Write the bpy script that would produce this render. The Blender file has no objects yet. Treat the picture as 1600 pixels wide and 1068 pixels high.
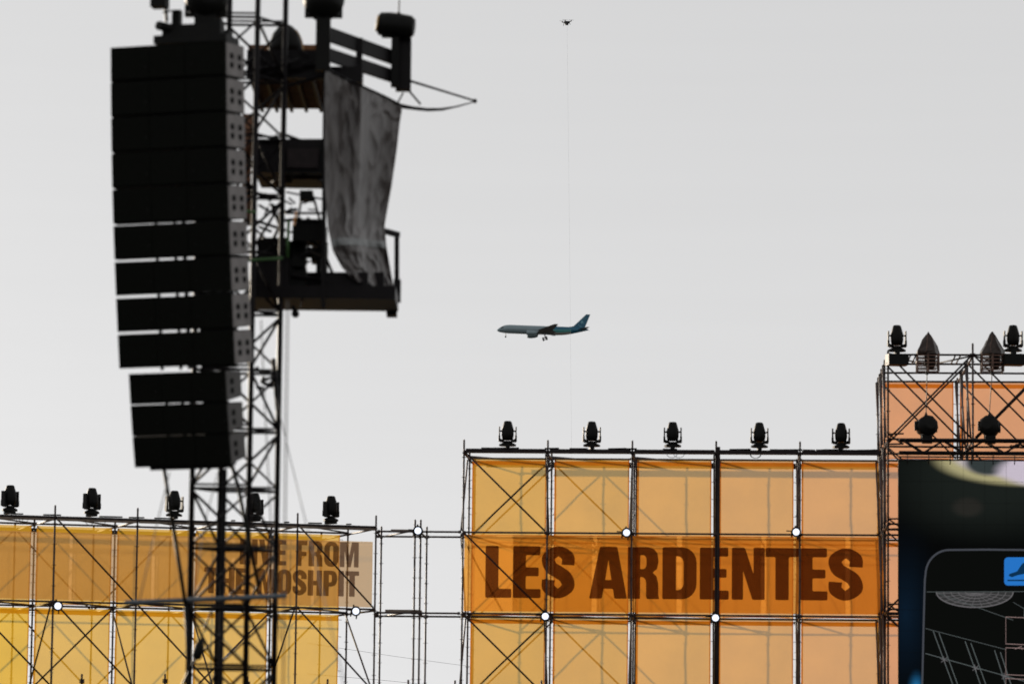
import bpy, math, random
from mathutils import Vector, Matrix, noise
from mathutils.geometry import tessellate_polygon
random.seed(7)
S = bpy.context.scene
COL = S.collection
R = math.radians

# ------------------------------------------------------------------ camera
PITCH, ROLL, FPX = R(6.4), R(0.62), 6000.0          # FPX: focal length in pixels of a 1600 px wide frame
CAM = Vector((0, 0, 1.7))
fw = Vector((0, math.cos(PITCH), math.sin(PITCH)))
r0 = Vector((1, 0, 0)); u0 = Vector((0, -math.sin(PITCH), math.cos(PITCH)))
rt = math.cos(ROLL)*r0 + math.sin(ROLL)*u0
up = -math.sin(ROLL)*r0 + math.cos(ROLL)*u0
cd = bpy.data.cameras.new('camera'); cam = bpy.data.objects.new('camera', cd); COL.objects.link(cam)
cam.matrix_world = Matrix(((rt.x, up.x, -fw.x, CAM.x), (rt.y, up.y, -fw.y, CAM.y), (rt.z, up.z, -fw.z, CAM.z), (0, 0, 0, 1)))
cd.sensor_width = 36; cd.lens = 135
cd.clip_start = 0.5; cd.clip_end = 30000
cd.dof.use_dof = True; cd.dof.focus_distance = 180; cd.dof.aperture_fstop = 2.1
S.camera = cam

# ------------------------------------------------------------------ world and sun
SUN_EL, SUN_AZ = R(8.6), R(-29.0)                   # azimuth from +Y, negative = to the left
w = bpy.data.worlds.new('World'); S.world = w; w.use_nodes = True
nt = w.node_tree; nt.nodes.clear(); N = nt.nodes.new; L = nt.links.new
sky = N('ShaderNodeTexSky'); sky.sky_type = 'NISHITA'; sky.sun_disc = False
sky.sun_elevation = SUN_EL; sky.sun_rotation = SUN_AZ
sky.air_density = 1.0; sky.dust_density = 2.0; sky.ozone_density = 1.0
hs = N('ShaderNodeHueSaturation'); hs.inputs['Saturation'].default_value = 0.06
L(sky.outputs[0], hs.inputs['Color'])
mx = N('ShaderNodeMix'); mx.data_type = 'RGBA'
mx.inputs[0].default_value = 0.93                    # an even veil of haze over the sky
L(hs.outputs[0], mx.inputs[6]); mx.inputs[7].default_value = (7.45, 7.45, 7.5, 1)
tc = N('ShaderNodeTexCoord'); mp = N('ShaderNodeMapping'); mp.inputs['Scale'].default_value = (3, 3, 90)
L(tc.outputs['Generated'], mp.inputs[0])
nz = N('ShaderNodeTexNoise'); nz.inputs['Scale'].default_value = 1.4; nz.inputs['Detail'].default_value = 4
L(mp.outputs[0], nz.inputs['Vector'])
sx = N('ShaderNodeSeparateXYZ'); L(tc.outputs['Generated'], sx.inputs[0])
mr = N('ShaderNodeMapRange'); mr.inputs[1].default_value = 0.0; mr.inputs[2].default_value = 0.055
mr.inputs[3].default_value = 0.17; mr.inputs[4].default_value = 0.035
L(sx.outputs['Z'], mr.inputs[0])
m1 = N('ShaderNodeMath'); m1.operation = 'SUBTRACT'; m1.inputs[1].default_value = 0.5; L(nz.outputs[0], m1.inputs[0])
m2 = N('ShaderNodeMath'); m2.operation = 'MULTIPLY_ADD'; L(m1.outputs[0], m2.inputs[0]); L(mr.outputs[0], m2.inputs[1]); m2.inputs[2].default_value = 1.0
m3 = N('ShaderNodeMath'); m3.operation = 'MULTIPLY_ADD'; L(sx.outputs['Z'], m3.inputs[0]); m3.inputs[1].default_value = -0.45; m3.inputs[2].default_value = 1.0; m3.use_clamp = True
m4 = N('ShaderNodeMath'); m4.operation = 'MULTIPLY'; L(m2.outputs[0], m4.inputs[0]); L(m3.outputs[0], m4.inputs[1])
vm = N('ShaderNodeVectorMath'); vm.operation = 'SCALE'; L(mx.outputs[2], vm.inputs[0]); L(m4.outputs[0], vm.inputs['Scale'])
bg = N('ShaderNodeBackground'); bg.inputs['Strength'].default_value = 0.10
L(vm.outputs[0], bg.inputs['Color'])
wo = N('ShaderNodeOutputWorld'); L(bg.outputs[0], wo.inputs['Surface'])

sd = bpy.data.lights.new('sun', 'SUN'); sd.energy = 2.7; sd.angle = R(0.9); sd.color = (1.0, 0.86, 0.68)
sun = bpy.data.objects.new('sun', sd); COL.objects.link(sun)
tosun = Vector((math.sin(SUN_AZ)*math.cos(SUN_EL), math.cos(SUN_AZ)*math.cos(SUN_EL), math.sin(SUN_EL)))
sun.rotation_euler = tosun.to_track_quat('Z', 'Y').to_euler()
S.view_settings.view_transform = 'Standard'; S.view_settings.look = 'None'
S.view_settings.exposure = 0.0; S.view_settings.gamma = 1.0; S.view_settings.use_curve_mapping = False
try: S.cycles.transparent_max_bounces = 24
except Exception: pass

# ------------------------------------------------------------------ helpers
def ray(px, py):
    return (rt*((px-800)/FPX) + up*(-(py-534)/FPX) + fw)
def at(px, py, Y):
    d = ray(px, py); return CAM + d*((Y-CAM.y)/d.y)
class Frame:                                         # a place with its own yaw: x along, y away, z up
    def __init__(s, px, py, Y, yaw):
        p = at(px, py, Y); s.M = Matrix.Translation((p.x, p.y, 0)) @ Matrix.Rotation(yaw, 4, 'Z'); s.I = s.M.inverted()
        s.z0 = p.z
    def hit(s, px, py, yl):
        o = s.I @ CAM; d = s.I.to_3x3() @ ray(px, py)
        return o + d*((yl-o.y)/d.y)
class MB:
    def __init__(s): s.v = []; s.f = []
    def add(s, vs, fs):
        n = len(s.v); s.v += [tuple(v) for v in vs]; s.f += [tuple(i+n for i in f) for f in fs]; return s
    def tube(s, p, q, r, n=8, r2=None):
        p = Vector(p); q = Vector(q); a = (q-p)
        if a.length < 1e-6: return s
        a.normalize(); b = a.orthogonal().normalized(); c = a.cross(b); r2 = r if r2 is None else r2
        vs = [p+(b*math.cos(t)+c*math.sin(t))*r for t in [2*math.pi*i/n for i in range(n)]]
        vs += [q+(b*math.cos(t)+c*math.sin(t))*r2 for t in [2*math.pi*i/n for i in range(n)]]
        fs = [(i, (i+1) % n, n+(i+1) % n, n+i) for i in range(n)] + [tuple(range(n-1, -1, -1)), tuple(range(n, 2*n))]
        return s.add(vs, fs)
    def path(s, pts, r, n=6):
        for a, b in zip(pts, pts[1:]): s.tube(a, b, r, n)
        return s
    def box(s, a, b):
        x0, y0, z0 = a; x1, y1, z1 = b
        vs = [(x, y, z) for z in (z0, z1) for y in (y0, y1) for x in (x0, x1)]
        return s.add(vs, [(0, 2, 3, 1), (4, 5, 7, 6), (0, 1, 5, 4), (2, 6, 7, 3), (0, 4, 6, 2), (1, 3, 7, 5)])
    def beam(s, p, q, wd, ht, upv=(0, 0, 1)):          # box beam from p to q
        p = Vector(p); q = Vector(q); a = (q-p).normalized(); sd_ = a.cross(Vector(upv))
        if sd_.length < 1e-4: sd_ = Vector((1, 0, 0))
        sd_.normalize(); u = sd_.cross(a)
        vs = [e+sd_*(i*wd/2)+u*(j*ht/2) for e in (p, q) for (i, j) in ((-1, -1), (1, -1), (1, 1), (-1, 1))]
        return s.add(vs, [(0, 1, 2, 3), (7, 6, 5, 4), (0, 4, 5, 1), (1, 5, 6, 2), (2, 6, 7, 3), (3, 7, 4, 0)])
    def lathe(s, c, ax, prof, n=16, sx=1.0, sy=1.0):
        c = Vector(c); a = Vector(ax).normalized(); b = a.orthogonal().normalized()
        if abs(a.z) > .99: b = Vector((1, 0, 0))
        k = a.cross(b); vs = []
        for (h, r) in prof:
            for i in range(n):
                t = 2*math.pi*i/n; vs.append(c+a*h+b*(math.cos(t)*r*sx)+k*(math.sin(t)*r*sy))
        fs = []
        for j in range(len(prof)-1):
            for i in range(n): fs.append((j*n+i, j*n+(i+1) % n, (j+1)*n+(i+1) % n, (j+1)*n+i))
        fs.append(tuple(range(n-1, -1, -1))); m = (len(prof)-1)*n; fs.append(tuple(range(m, m+n)))
        return s.add(vs, fs)
    def grid(s, fn, nu, nv):
        vs = [fn(i/nu, j/nv) for j in range(nv+1) for i in range(nu+1)]
        return s.add(vs, [(j*(nu+1)+i, j*(nu+1)+i+1, (j+1)*(nu+1)+i+1, (j+1)*(nu+1)+i) for j in range(nv) for i in range(nu)])
    def mesh(s, name, m, smooth=False):
        me = bpy.data.meshes.new(name); me.from_pydata(s.v, [], s.f)
        if m: me.materials.append(m)
        if smooth:
            for p in me.polygons: p.use_smooth = len(p.vertices) == 4
        me.update(); return me
    def build(s, name, m, parent=None, smooth=False):
        return link(name, s.mesh(name, m, smooth), parent)
def link(name, me, parent=None, loc=None):
    o = bpy.data.objects.new(name, me); COL.objects.link(o); o.parent = parent
    if loc is not None: o.location = loc
    return o
def tag(o, label, cat, group=None):
    o['label'] = label; o['category'] = cat
    if group: o['group'] = group
    return o
def thing(name, label, cat, M=None, group=None):
    o = link(name, None); o.empty_display_size = .3
    if M is not None: o.matrix_world = M
    return tag(o, label, cat, group)
def copy_tree(o, parent=None):
    kids = list(o.children); c = o.copy(); COL.objects.link(c); c.parent = parent
    for k in kids: copy_tree(k, c)
    return c
T = Matrix.Translation
def rz(a): return Matrix.Rotation(a, 4, 'Z')

# ------------------------------------------------------------------ materials
def mat(name, col, rough=.6, metal=0., amt=.25, scale=6., bump=0., emit=None, spec=.5):
    m = bpy.data.materials.new(name); m.use_nodes = True; t = m.node_tree; b = t.nodes['Principled BSDF']
    b.inputs['Roughness'].default_value = rough; b.inputs['Metallic'].default_value = metal
    b.inputs['Specular IOR Level'].default_value = spec
    c = t.nodes.new('ShaderNodeTexCoord'); n = t.nodes.new('ShaderNodeTexNoise')
    n.inputs['Scale'].default_value = scale; n.inputs['Detail'].default_value = 5
    t.links.new(c.outputs['Object'], n.inputs['Vector'])
    r = t.nodes.new('ShaderNodeValToRGB'); r.color_ramp.elements[0].position = .3; r.color_ramp.elements[1].position = .7
    r.color_ramp.elements[0].color = tuple(x*(1-amt) for x in col)+(1,); r.color_ramp.elements[1].color = tuple(min(1, x*(1+amt)) for x in col)+(1,)
    t.links.new(n.outputs[0], r.inputs[0]); t.links.new(r.outputs[0], b.inputs['Base Color'])
    if bump:
        bp = t.nodes.new('ShaderNodeBump'); bp.inputs['Strength'].default_value = bump; bp.inputs['Distance'].default_value = .01
        t.links.new(n.outputs[0], bp.inputs['Height']); t.links.new(bp.outputs[0], b.inputs['Normal'])
    if emit: b.inputs['Emission Color'].default_value = tuple(emit[:3])+(1,); b.inputs['Emission Strength'].default_value = emit[3]
    return m
def cloth(name, tr, see, see_col, df=(.3, .2, .1), wdf=.15):
    """thin cloth: translucent + a share seen straight through the weave + a little diffuse"""
    m = bpy.data.materials.new(name); m.use_nodes = True; t = m.node_tree; t.nodes.clear(); A = t.nodes.new
    c = A('ShaderNodeTexCoord'); n = A('ShaderNodeTexNoise'); n.inputs['Scale'].default_value = .8; n.inputs['Detail'].default_value = 6
    n.inputs['Roughness'].default_value = .62
    t.links.new(c.outputs['Object'], n.inputs['Vector'])
    r = A('ShaderNodeValToRGB'); r.color_ramp.elements[0].position = .25; r.color_ramp.elements[1].position = .75
    r.color_ramp.elements[0].color = tuple(x*.88 for x in tr)+(1,); r.color_ramp.elements[1].color = tuple(x*1.08 for x in tr)+(1,)
    t.links.new(n.outputs[0], r.inputs[0])
    tl = A('ShaderNodeBsdfTranslucent'); t.links.new(r.outputs[0], tl.inputs[0])
    d = A('ShaderNodeBsdfDiffuse'); d.inputs[0].default_value = df+(1,)
    tp = A('ShaderNodeBsdfTransparent'); tp.inputs[0].default_value = see_col+(1,)
    a = A('ShaderNodeMixShader'); a.inputs[0].default_value = wdf; t.links.new(tl.outputs[0], a.inputs[1]); t.links.new(d.outputs[0], a.inputs[2])
    b = A('ShaderNodeMixShader'); b.inputs[0].default_value = see; t.links.new(a.outputs[0], b.inputs[1]); t.links.new(tp.outputs[0], b.inputs[2])
    o = A('ShaderNodeOutputMaterial'); t.links.new(b.outputs[0], o.inputs[0]); return m
def glow(name, col, k):
    m = bpy.data.materials.new(name); m.use_nodes = True; t = m.node_tree; t.nodes.clear()
    e = t.nodes.new('ShaderNodeEmission'); e.inputs[0].default_value = tuple(col)+(1,); e.inputs[1].default_value = k
    o = t.nodes.new('ShaderNodeOutputMaterial'); t.links.new(e.outputs[0], o.inputs[0]); return m

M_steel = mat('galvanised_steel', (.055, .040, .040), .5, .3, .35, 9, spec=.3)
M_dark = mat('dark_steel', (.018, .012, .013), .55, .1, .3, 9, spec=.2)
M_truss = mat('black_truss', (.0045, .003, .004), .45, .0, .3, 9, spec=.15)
M_black = mat('black_plastic', (.006, .006, .0055), .5, 0, .2, 20, spec=.12)
M_grille = mat('black_grille', (.0045, .005, .0038), .8, 0, .3, 60, spec=.08)
M_side = mat('grey_cabinet_paint', (.25, .235, .23), .6, 0, .12, 8, spec=.2)
M_side2 = mat('dark_grey_cabinet_paint', (.12, .115, .112), .6, 0, .12, 8, spec=.2)
M_hole = mat('black_rubber', (.006, .006, .006), .8, spec=.1)
M_ply = mat('brown_plywood', (.14, .065, .03), .7, 0, .4, 5, spec=.1)
M_tarp = mat('grey_tarpaulin', (.075, .066, .063), .36, 0, .18, 5, .25)
M_tarp.node_tree.nodes['Bump'].inputs['Distance'].default_value = .02
M_tape = mat('pale_tape', (.20, .21, .21), .5)
M_green = mat('green_strap', (.05, .13, .035), .6)
M_rust = mat('rust_brown_cloth', (.22, .10, .05), .8, 0, .4, 7)
M_rope = mat('grey_rope', (.05, .05, .05), .8)
M_pole = mat('blue_grey_aluminium', (.11, .13, .15), .4, .5, .2, 8)
M_smoke = mat('smoked_plastic', (.03, .018, .014), .3, 0, .4, 9, spec=.3)
M_wood = mat('old_planks', (.17, .13, .10), .8, 0, .35, 6)
M_cop = mat('coppery_cage', (.10, .05, .035), .5, .3, .4, 9)
M_grass = mat('grass_ground', (.035, .030, .020), .95, 0, .5, .4)
M_or1 = cloth('pale_orange_cloth', (.71, .325, .045), .30, (.95, .76, .56))
M_orb = [cloth('orange_cloth', (.71, .345-.006*k, .034+.004*k), .30, (.95, .80-.01*k, .40+.045*k)) for k in range(5)]
M_yel = cloth('strong_yellow_cloth', (.74, .43, .025), .26, (.98, .82, .30))
M_or2 = cloth('yellow_orange_cloth', (.69, .385, .030), .30, (.96, .82, .44))
M_or3 = cloth('peach_orange_cloth', (.73, .28, .07), .30, (.95, .72, .58))
M_hem = cloth('orange_hem', (.72, .35, .045), .16, (.98, .55, .12))
M_hemy = cloth('yellow_hem', (.74, .47, .05), .16, (.98, .72, .14))
M_ban1 = cloth('orange_mesh', (.86, .41, .08), .50, (.90, .50, .12), (.25, .12, .04))
M_ban2 = cloth('beige_mesh', (.54, .35, .18), .54, (.88, .68, .46), (.2, .15, .1))
M_let1 = cloth('brown_print', (.04, .016, .012), .50, (.30, .21, .26), (.05, .02, .012))
M_let2 = cloth('grey_brown_print', (.05, .035, .025), .50, (.50, .42, .40), (.06, .05, .045))
M_lamp = glow('lit_lamp', (.80, .86, 1.0), 1.5)

# ------------------------------------------------------------------ ground
g = MB().grid(lambda u, v: ((u-.5)*24000, (v-.5)*24000, -.02), 8, 8).build('ground', M_grass); g['kind'] = 'structure'

# ------------------------------------------------------------------ scaffolding kit
RT = .0242
_std = {}
def standard_mesh(z1, m=M_steel):
    k = (round(z1, 2), m.name)
    if k not in _std:
        b = MB().tube((0, 0, 0), (0, 0, z1), RT, 8)
        z = z1-.42
        while z > .3: b.lathe((0, 0, z), (0, 0, 1), [(-.006, .025), (-.005, .058), (.005, .058), (.006, .025)], 8); z -= .5
        b.tube((0, 0, z1), (0, 0, z1+.02), .019, 6)
        b.box((-.075, -.075, 0), (.075, .075, .012))
        _std[k] = b.mesh('standard', m, True)
    return _std[k]
_led = {}
def tube_mesh(name, ln, r, m):
    k = (name, round(ln, 3), r, m.name)
    if k not in _led:
        b = MB().tube((0, 0, 0), (0, 0, ln), r, 8)
        if name in ('ledger', 'transom'):
            for z in (.03, ln-.03): b.lathe((0, 0, z), (0, 0, 1), [(-.035, .03), (-.03, .042), (.03, .042), (.035, .03)], 6)
        _led[k] = b.mesh(name, m, True)
    return _led[k]
def tube_part(name, p, q, parent, r=RT, m=None):
    p = Vector(p); q = Vector(q); d = q-p
    o = link(name, tube_mesh(name, d.length, r, m or M_steel), parent)
    o.matrix_local = T(p) @ d.to_track_quat('Z', 'Y').to_matrix().to_4x4(); return o
def std_part(x, y, z1, parent, m=None):
    o = link('standard', standard_mesh(z1, m or M_steel), parent, (x, y, 0)); return o

# ---- right-hand wall frame
FR = Frame(725, 705, 94.9, R(-3.3))
ZR = [FR.z0-2.0*k for k in range(5)]                 # levels, top first
fpx = [725, 856, 988, 1119, 1250, 1383]
SR = [FR.hit(x, 705+.0073*(x-725), 0).x for x in fpx]
DR = 2.07
scR = thing('scaffold_wall', 'tall steel scaffold wall of five bays carrying the orange panels and big lettering', 'scaffold', FR.M)
for r in range(3):
    y = r*DR
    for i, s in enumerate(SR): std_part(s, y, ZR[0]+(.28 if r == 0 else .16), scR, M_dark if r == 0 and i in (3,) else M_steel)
    for lv, z in enumerate(ZR):
        for a, b in zip(SR, SR[1:]): tube_part('ledger', (a, y, z), (b, y, z), scR)
for lv, z in enumerate(ZR):
    for s in SR:
        for r in range(2): tube_part('transom', (s, r*DR, z-.03), (s, (r+1)*DR, z-.03), scR)
def brace(par, SX, Z, bay, lv, y, dr, m=None):
    a, b = SX[bay]+.05, SX[bay+1]-.05
    z1, z0 = Z[lv]-.04, Z[lv+1]+.04
    if dr > 0: tube_part('diagonal_brace', (a, y-.04, z1), (b, y-.04, z0), par, .022, m)
    else: tube_part('diagonal_brace', (b, y-.05, z1), (a, y-.05, z0), par, .022, m)
for lv in range(4):
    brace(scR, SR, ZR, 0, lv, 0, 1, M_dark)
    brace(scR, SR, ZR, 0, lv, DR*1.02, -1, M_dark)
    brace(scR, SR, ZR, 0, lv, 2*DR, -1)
    brace(scR, SR, ZR, 1, lv, 2*DR, 1)
    for i, s in enumerate(SR):
        if i % 2 == lv % 2: tube_part('side_brace', (s-.05, .04, ZR[lv+1]+.05), (s-.05, DR-.04, ZR[lv]-.05), scR, .022)
        else: tube_part('side_brace', (s-.05, .04, ZR[lv]-.05), (s-.05, DR-.04, ZR[lv+1]+.05), scR, .022)
        if i < 3: tube_part('plan_brace', (s, DR, ZR[lv]+.05), (SR[i+1], 2*DR, ZR[lv]+.05), scR, .02)
# top beams
for i, (a, b) in enumerate(zip(SR, SR[1:])):
    MB().box((a+.05, -.09, ZR[0]-.03), (b-.04, .10, ZR[0]+.07)).build('top_beam', M_dark, scR)
    MB().box((a+.3 if i == 0 else a+.03, 2*DR-.1, ZR[0]-.05), (b-.03, 2*DR+.1, ZR[0]+.08)).build('rear_top_beam', M_dark, scR)
# extra thick poles at the fourth front post
for z in (0,): tube_part('hoist_pole', (SR[3]+.06, -.03, 0), (SR[3]+.06, -.03, ZR[0]+.15), scR, .04, M_dark)

# ---- right-hand tower (in the same frame, two bays nearer)
YT = -2*DR
zt0 = FR.hit(1455, 554, YT).z
ZT = [zt0-2.0*k for k in range(6)]
ST = [FR.hit(x, 600, YT).x for x in (1387.5, 1520)]; ST.append(ST[1]*2-ST[0]); ST.append(ST[2]*2-ST[1])
scT = thing('scaffold_tower', 'highest scaffold tower at the right, around the big screen', 'scaffold', FR.M)
for r in range(4):
    y = YT+r*DR
    for i, s in enumerate(ST): std_part(s, y, ZT[0]+(.26 if (i and r == 0) else .08), scT, M_dark if (r < 2 and i == 0) else M_steel)
    for lv, z in enumerate(ZT):
        for i, (a, b) in enumerate(zip(ST, ST[1:])):
            tube_part('ledger', (a, y, z), (b, y, z), scT, RT, M_dark)
for i in range(3):
    for r in (0, 1):
        y = YT+r*DR
        if i < 3:
            brace(scT, ST, ZT, i, 0, y, 1, M_dark)
            brace(scT, ST, ZT, i, 0, y, -1, M_dark)
    for lv in range(1, 5): brace(scT, ST, ZT, i, lv, YT+DR, 1 if lv % 2 else -1, M_dark)
    brace(scT, ST, ZT, i, 0, YT+3*DR-.15, 1)
for lv in range(5):
    for s in ST:
        for r in range(3):
            tube_part('transom', (s, YT+r*DR, ZT[lv]-.03), (s, YT+(r+1)*DR, ZT[lv]-.03), scT)
            tube_part('side_brace', (s-.05, YT+r*DR+.04, ZT[lv+1]+.05), (s-.05, YT+(r+1)*DR-.04, ZT[lv]-.05), scT, .022)
    # short brackets holding the screen
    if lv:
        s = ST[0]; z = ZT[lv]
        for dz in (.12, -.12): tube_part('bracket_tube', (s, YT+.03, z+dz), (s+.36, YT-.12, z+dz), scT, .02, M_dark)
        tube_part('bracket_tube', (s, YT, z+.12), (s+.34, YT-.1, z-.12), scT, .018, M_dark)
        tube_part('bracket_tube', (s, YT+.02, z-.2), (s+.34, YT-.08, z-.5), scT, .018, M_dark)
for i in range(3):                                   # ladder rungs of the roof lattice ledgers
    a, b = ST[i], ST[i+1]
    for f in (.27, .33, .8, .86):
        x = a+(b-a)*f
        tube_part('lattice_rung', (x, YT+.01, ZT[0]), (x, YT+DR*.94, ZT[0]), scT, .018, M_dark)
    tube_part('plan_brace', (a, YT, ZT[0]-.02), (a+(b-a)*.5, YT+DR, ZT[0]-.02), scT, .02, M_dark)
    tube_part('plan_brace', (b, YT, ZT[0]-.02), (a+(b-a)*.55, YT+DR, ZT[0]-.02), scT, .02, M_dark)

# ---- screen and its carrying truss
YS = YT-.35
p0 = FR.hit(1404.6, 718, YS); SW = 6.0; SH = p0.z-2.4
scr = thing('led_screen', 'huge dark video screen hanging in the tower at the right edge', 'screen', FR.M @ T((p0.x, YS, p0.z-SH)))
def sp(px, py, k=0):                                 # a point of the screen's face
    q = FR.hit(px, py, YS); return Vector((q.x-p0.x, -.004*k, q.z-(p0.z-SH)))
# screen face material
ms = bpy.data.materials.new('led_face'); ms.use_nodes = True; t = ms.node_tree; t.nodes.clear(); A = t.nodes.new
tc = A('ShaderNodeTexCoord')
def grad(cx, cz, rad, col, k):
    q = A('ShaderNodeMapping'); q.inputs['Location'].default_value = (-cx/rad[0], 0, -cz/rad[1]); q.inputs['Scale'].default_value = (1/rad[0], 0, 1/rad[1])
    t.links.new(tc.outputs['Object'], q.inputs[0]); gr = A('ShaderNodeTexGradient'); gr.gradient_type = 'QUADRATIC_SPHERE'; t.links.new(q.outputs[0], gr.inputs[0])
    v = A('ShaderNodeVectorMath'); v.operation = 'SCALE'; v.inputs[0].default_value = tuple(c*k for c in col); t.links.new(gr.outputs['Fac'], v.inputs['Scale']); return v
b1 = sp(1432, 1078); b2 = sp(1415, 960); b3 = sp(1500, 790)
gs = [grad(b1.x, b1.z, (.26, .55), (.02, .20, .46), 1.3), grad(b2.x, b2.z, (1.0, 2.6), (.002, .010, .024), 1.0), grad(b3.x, b3.z, (2.0, 1.0), (.006, .007, .006), 1.0)]
cur = gs[0]
for x in gs[1:]:
    a = A('ShaderNodeVectorMath'); a.operation = 'ADD'; t.links.new(cur.outputs[0], a.inputs[0]); t.links.new(x.outputs[0], a.inputs[1]); cur = a
sxz = A('ShaderNodeSeparateXYZ'); t.links.new(tc.outputs['Object'], sxz.inputs[0])
def soft(cur_, px, py, rx, ry, col, sft):
    c_ = sp(px, py); q = A('ShaderNodeMapping'); k1 = 66.3/rx; k2 = 66.3/ry
    q.inputs['Location'].default_value = (-c_.x*k1, 0, -c_.z*k2); q.inputs['Scale'].default_value = (k1, 0, k2)
    t.links.new(tc.outputs['Object'], q.inputs[0]); ln = A('ShaderNodeVectorMath'); ln.operation = 'LENGTH'; t.links.new(q.outputs[0], ln.inputs[0])
    m_ = A('ShaderNodeMapRange'); m_.interpolation_type = 'SMOOTHSTEP'; m_.inputs[1].default_value = 1+sft; m_.inputs[2].default_value = 1-sft; t.links.new(ln.outputs['Value'], m_.inputs[0])
    x_ = A('ShaderNodeMix'); x_.data_type = 'RGBA'; t.links.new(m_.outputs[0], x_.inputs[0]); t.links.new(cur_, x_.inputs[6]); x_.inputs[7].default_value = tuple(col)+(1,); return x_.outputs[2]
cs = cur.outputs[0]
cs = soft(cs, 1560, 735, 150, 85, (.010, .013, .011), .6)
cs = soft(cs, 1512, 792, 22, 14, (.020, .019, .016), .4)
cs = soft(cs, 1602, 716, 136, 41, (.42, .38, .20), .14)
cs = soft(cs, 1608, 712, 116, 34, (.55, .49, .52), .12)
cs = soft(cs, 1543, 722, 34, 20, (.035, .045, .045), .25)
cs = soft(cs, 1640, 735, 78, 25, (.60, .53, .62), .20)
class _O: outputs = [cs]
cur = _O
wv = A('ShaderNodeTexWave'); wv.bands_direction = 'Z'; wv.inputs['Scale'].default_value = 9; t.links.new(tc.outputs['Object'], wv.inputs[0])
mr = A('ShaderNodeMapRange'); mr.inputs[3].default_value = .75; mr.inputs[4].default_value = 1.1; t.links.new(wv.outputs['Fac'], mr.inputs[0])
a = A('ShaderNodeVectorMath'); a.operation = 'SCALE'; t.links.new(cur.outputs[0], a.inputs[0]); t.links.new(mr.outputs[0], a.inputs['Scale'])
bs = A('ShaderNodeBsdfPrincipled'); bs.inputs['Base Color'].default_value = (.004, .005, .005, 1); bs.inputs['Roughness'].default_value = .8; bs.inputs['Specular IOR Level'].default_value = .05
bs.inputs['Emission Strength'].default_value = 1; t.links.new(a.outputs[0], bs.inputs['Emission Color'])
o = A('ShaderNodeOutputMaterial'); t.links.new(bs.outputs[0], o.inputs[0])
modw = .5
MB().box((-.02, .02, -.02), (SW, .12, SH+.02)).build('screen_frame', M_black, scr)
nx, nz_ = 12, int(SH/.5)+1
cab = MB().box((0.002, 0, 0.002), (SW/nx-.002, .03, SH/nz_-.002))
base = MB().box((0, 0, 0), (SW, .019, SH)).build('screen_face', ms, scr)
for k_ in range(1, 12): MB().box((k_*.5-.0025, -.003, .01), (k_*.5+.0025, -.001, SH-.01)).build('module_seam', M_hole, scr)
for k_ in range(1, int(SH/.5)+1): MB().box((.01, -.0035, SH-k_*.5-.0025), (SW-.01, -.0012, SH-k_*.5+.0025)).build('module_seam', M_hole, scr)
def poly(pts, k, m, name='screen_image', par=None):
    P = [sp(x, y, k) for x, y in pts]; tri = tessellate_polygon([P])
    b = MB(); b.add(P, tri); return b.build(name, m, par or scr)
def strip(pts, wpx, k, m, name='screen_line'):
    P = [Vector((x, y)) for x, y in pts]; b = MB(); vs = []
    for i, p in enumerate(P):
        d = (P[min(i+1, len(P)-1)]-P[max(i-1, 0)]).normalized(); n = Vector((-d.y, d.x))*(wpx/2)
        vs += [sp(*(p+n), k), sp(*(p-n), k)]
    b.add(vs, [(2*i, 2*i+1, 2*i+3, 2*i+2) for i in range(len(P)-1)]); return b.build(name, m, scr)
def arc(cx, cy, rx, ry, a0, a1, n=20): return [(cx+rx*math.cos(R(a0+(a1-a0)*i/n)), cy+ry*math.sin(R(a0+(a1-a0)*i/n))) for i in range(n+1)]
G_cream = glow('cream_pixels', (.62, .56, .33), 1.0); G_white = glow('lilac_white_pixels', (.62, .54, .62), 1.0); G_dk = glow('dark_pixels', (.02, .03, .03), 1.0)
G_line = glow('grey_line_pixels', (.055, .06, .072), 1.0); G_wire = glow('wire_pixels', (.13, .125, .13), 1.0); G_wire2 = glow('pale_wire_pixels', (.085, .10, .10), 1.0)
G_blue = glow('blue_pixels', (.02, .17, .55), 1.0); G_navy = glow('navy_pixels', (.004, .03, .08), 1.0); G_in = glow('inner_pixels', (.0035, .004, .0035), 1.0)
G_warm = glow('rose_line_pixels', (.26, .18, .17), 1.0)
rr = [(1440.5, 1200), (1441, 1068), (1443, 980), (1445, 905)]+arc(1483, 898, 37, 39.5, 180, 270, 10)+[(1540, 858), (1760, 860)]
poly([(1441.5, 1200)]+rr[1:]+[(1760, 1200)], 1, G_in)
strip(rr, 3.0, 2, G_line, 'screen_border')
# blue square with the dark shoe-like emblem
bq = arc(1575, 876, 6, 6, 180, 270, 4)+[(1640, 870), (1640, 914)]+arc(1575, 908, 6, 6, 90, 180, 4)
poly(bq, 3, G_blue, 'screen_emblem')
poly([(1576, 899), (1577, 896), (1589, 892), (1597, 880), (1612, 872), (1622, 874), (1614, 886), (1600, 896), (1590, 898), (1581, 901)], 4, G_navy, 'screen_emblem')
strip([(1574, 906), (1622, 906)], 2.2, 4, G_navy, 'screen_emblem')
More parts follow.
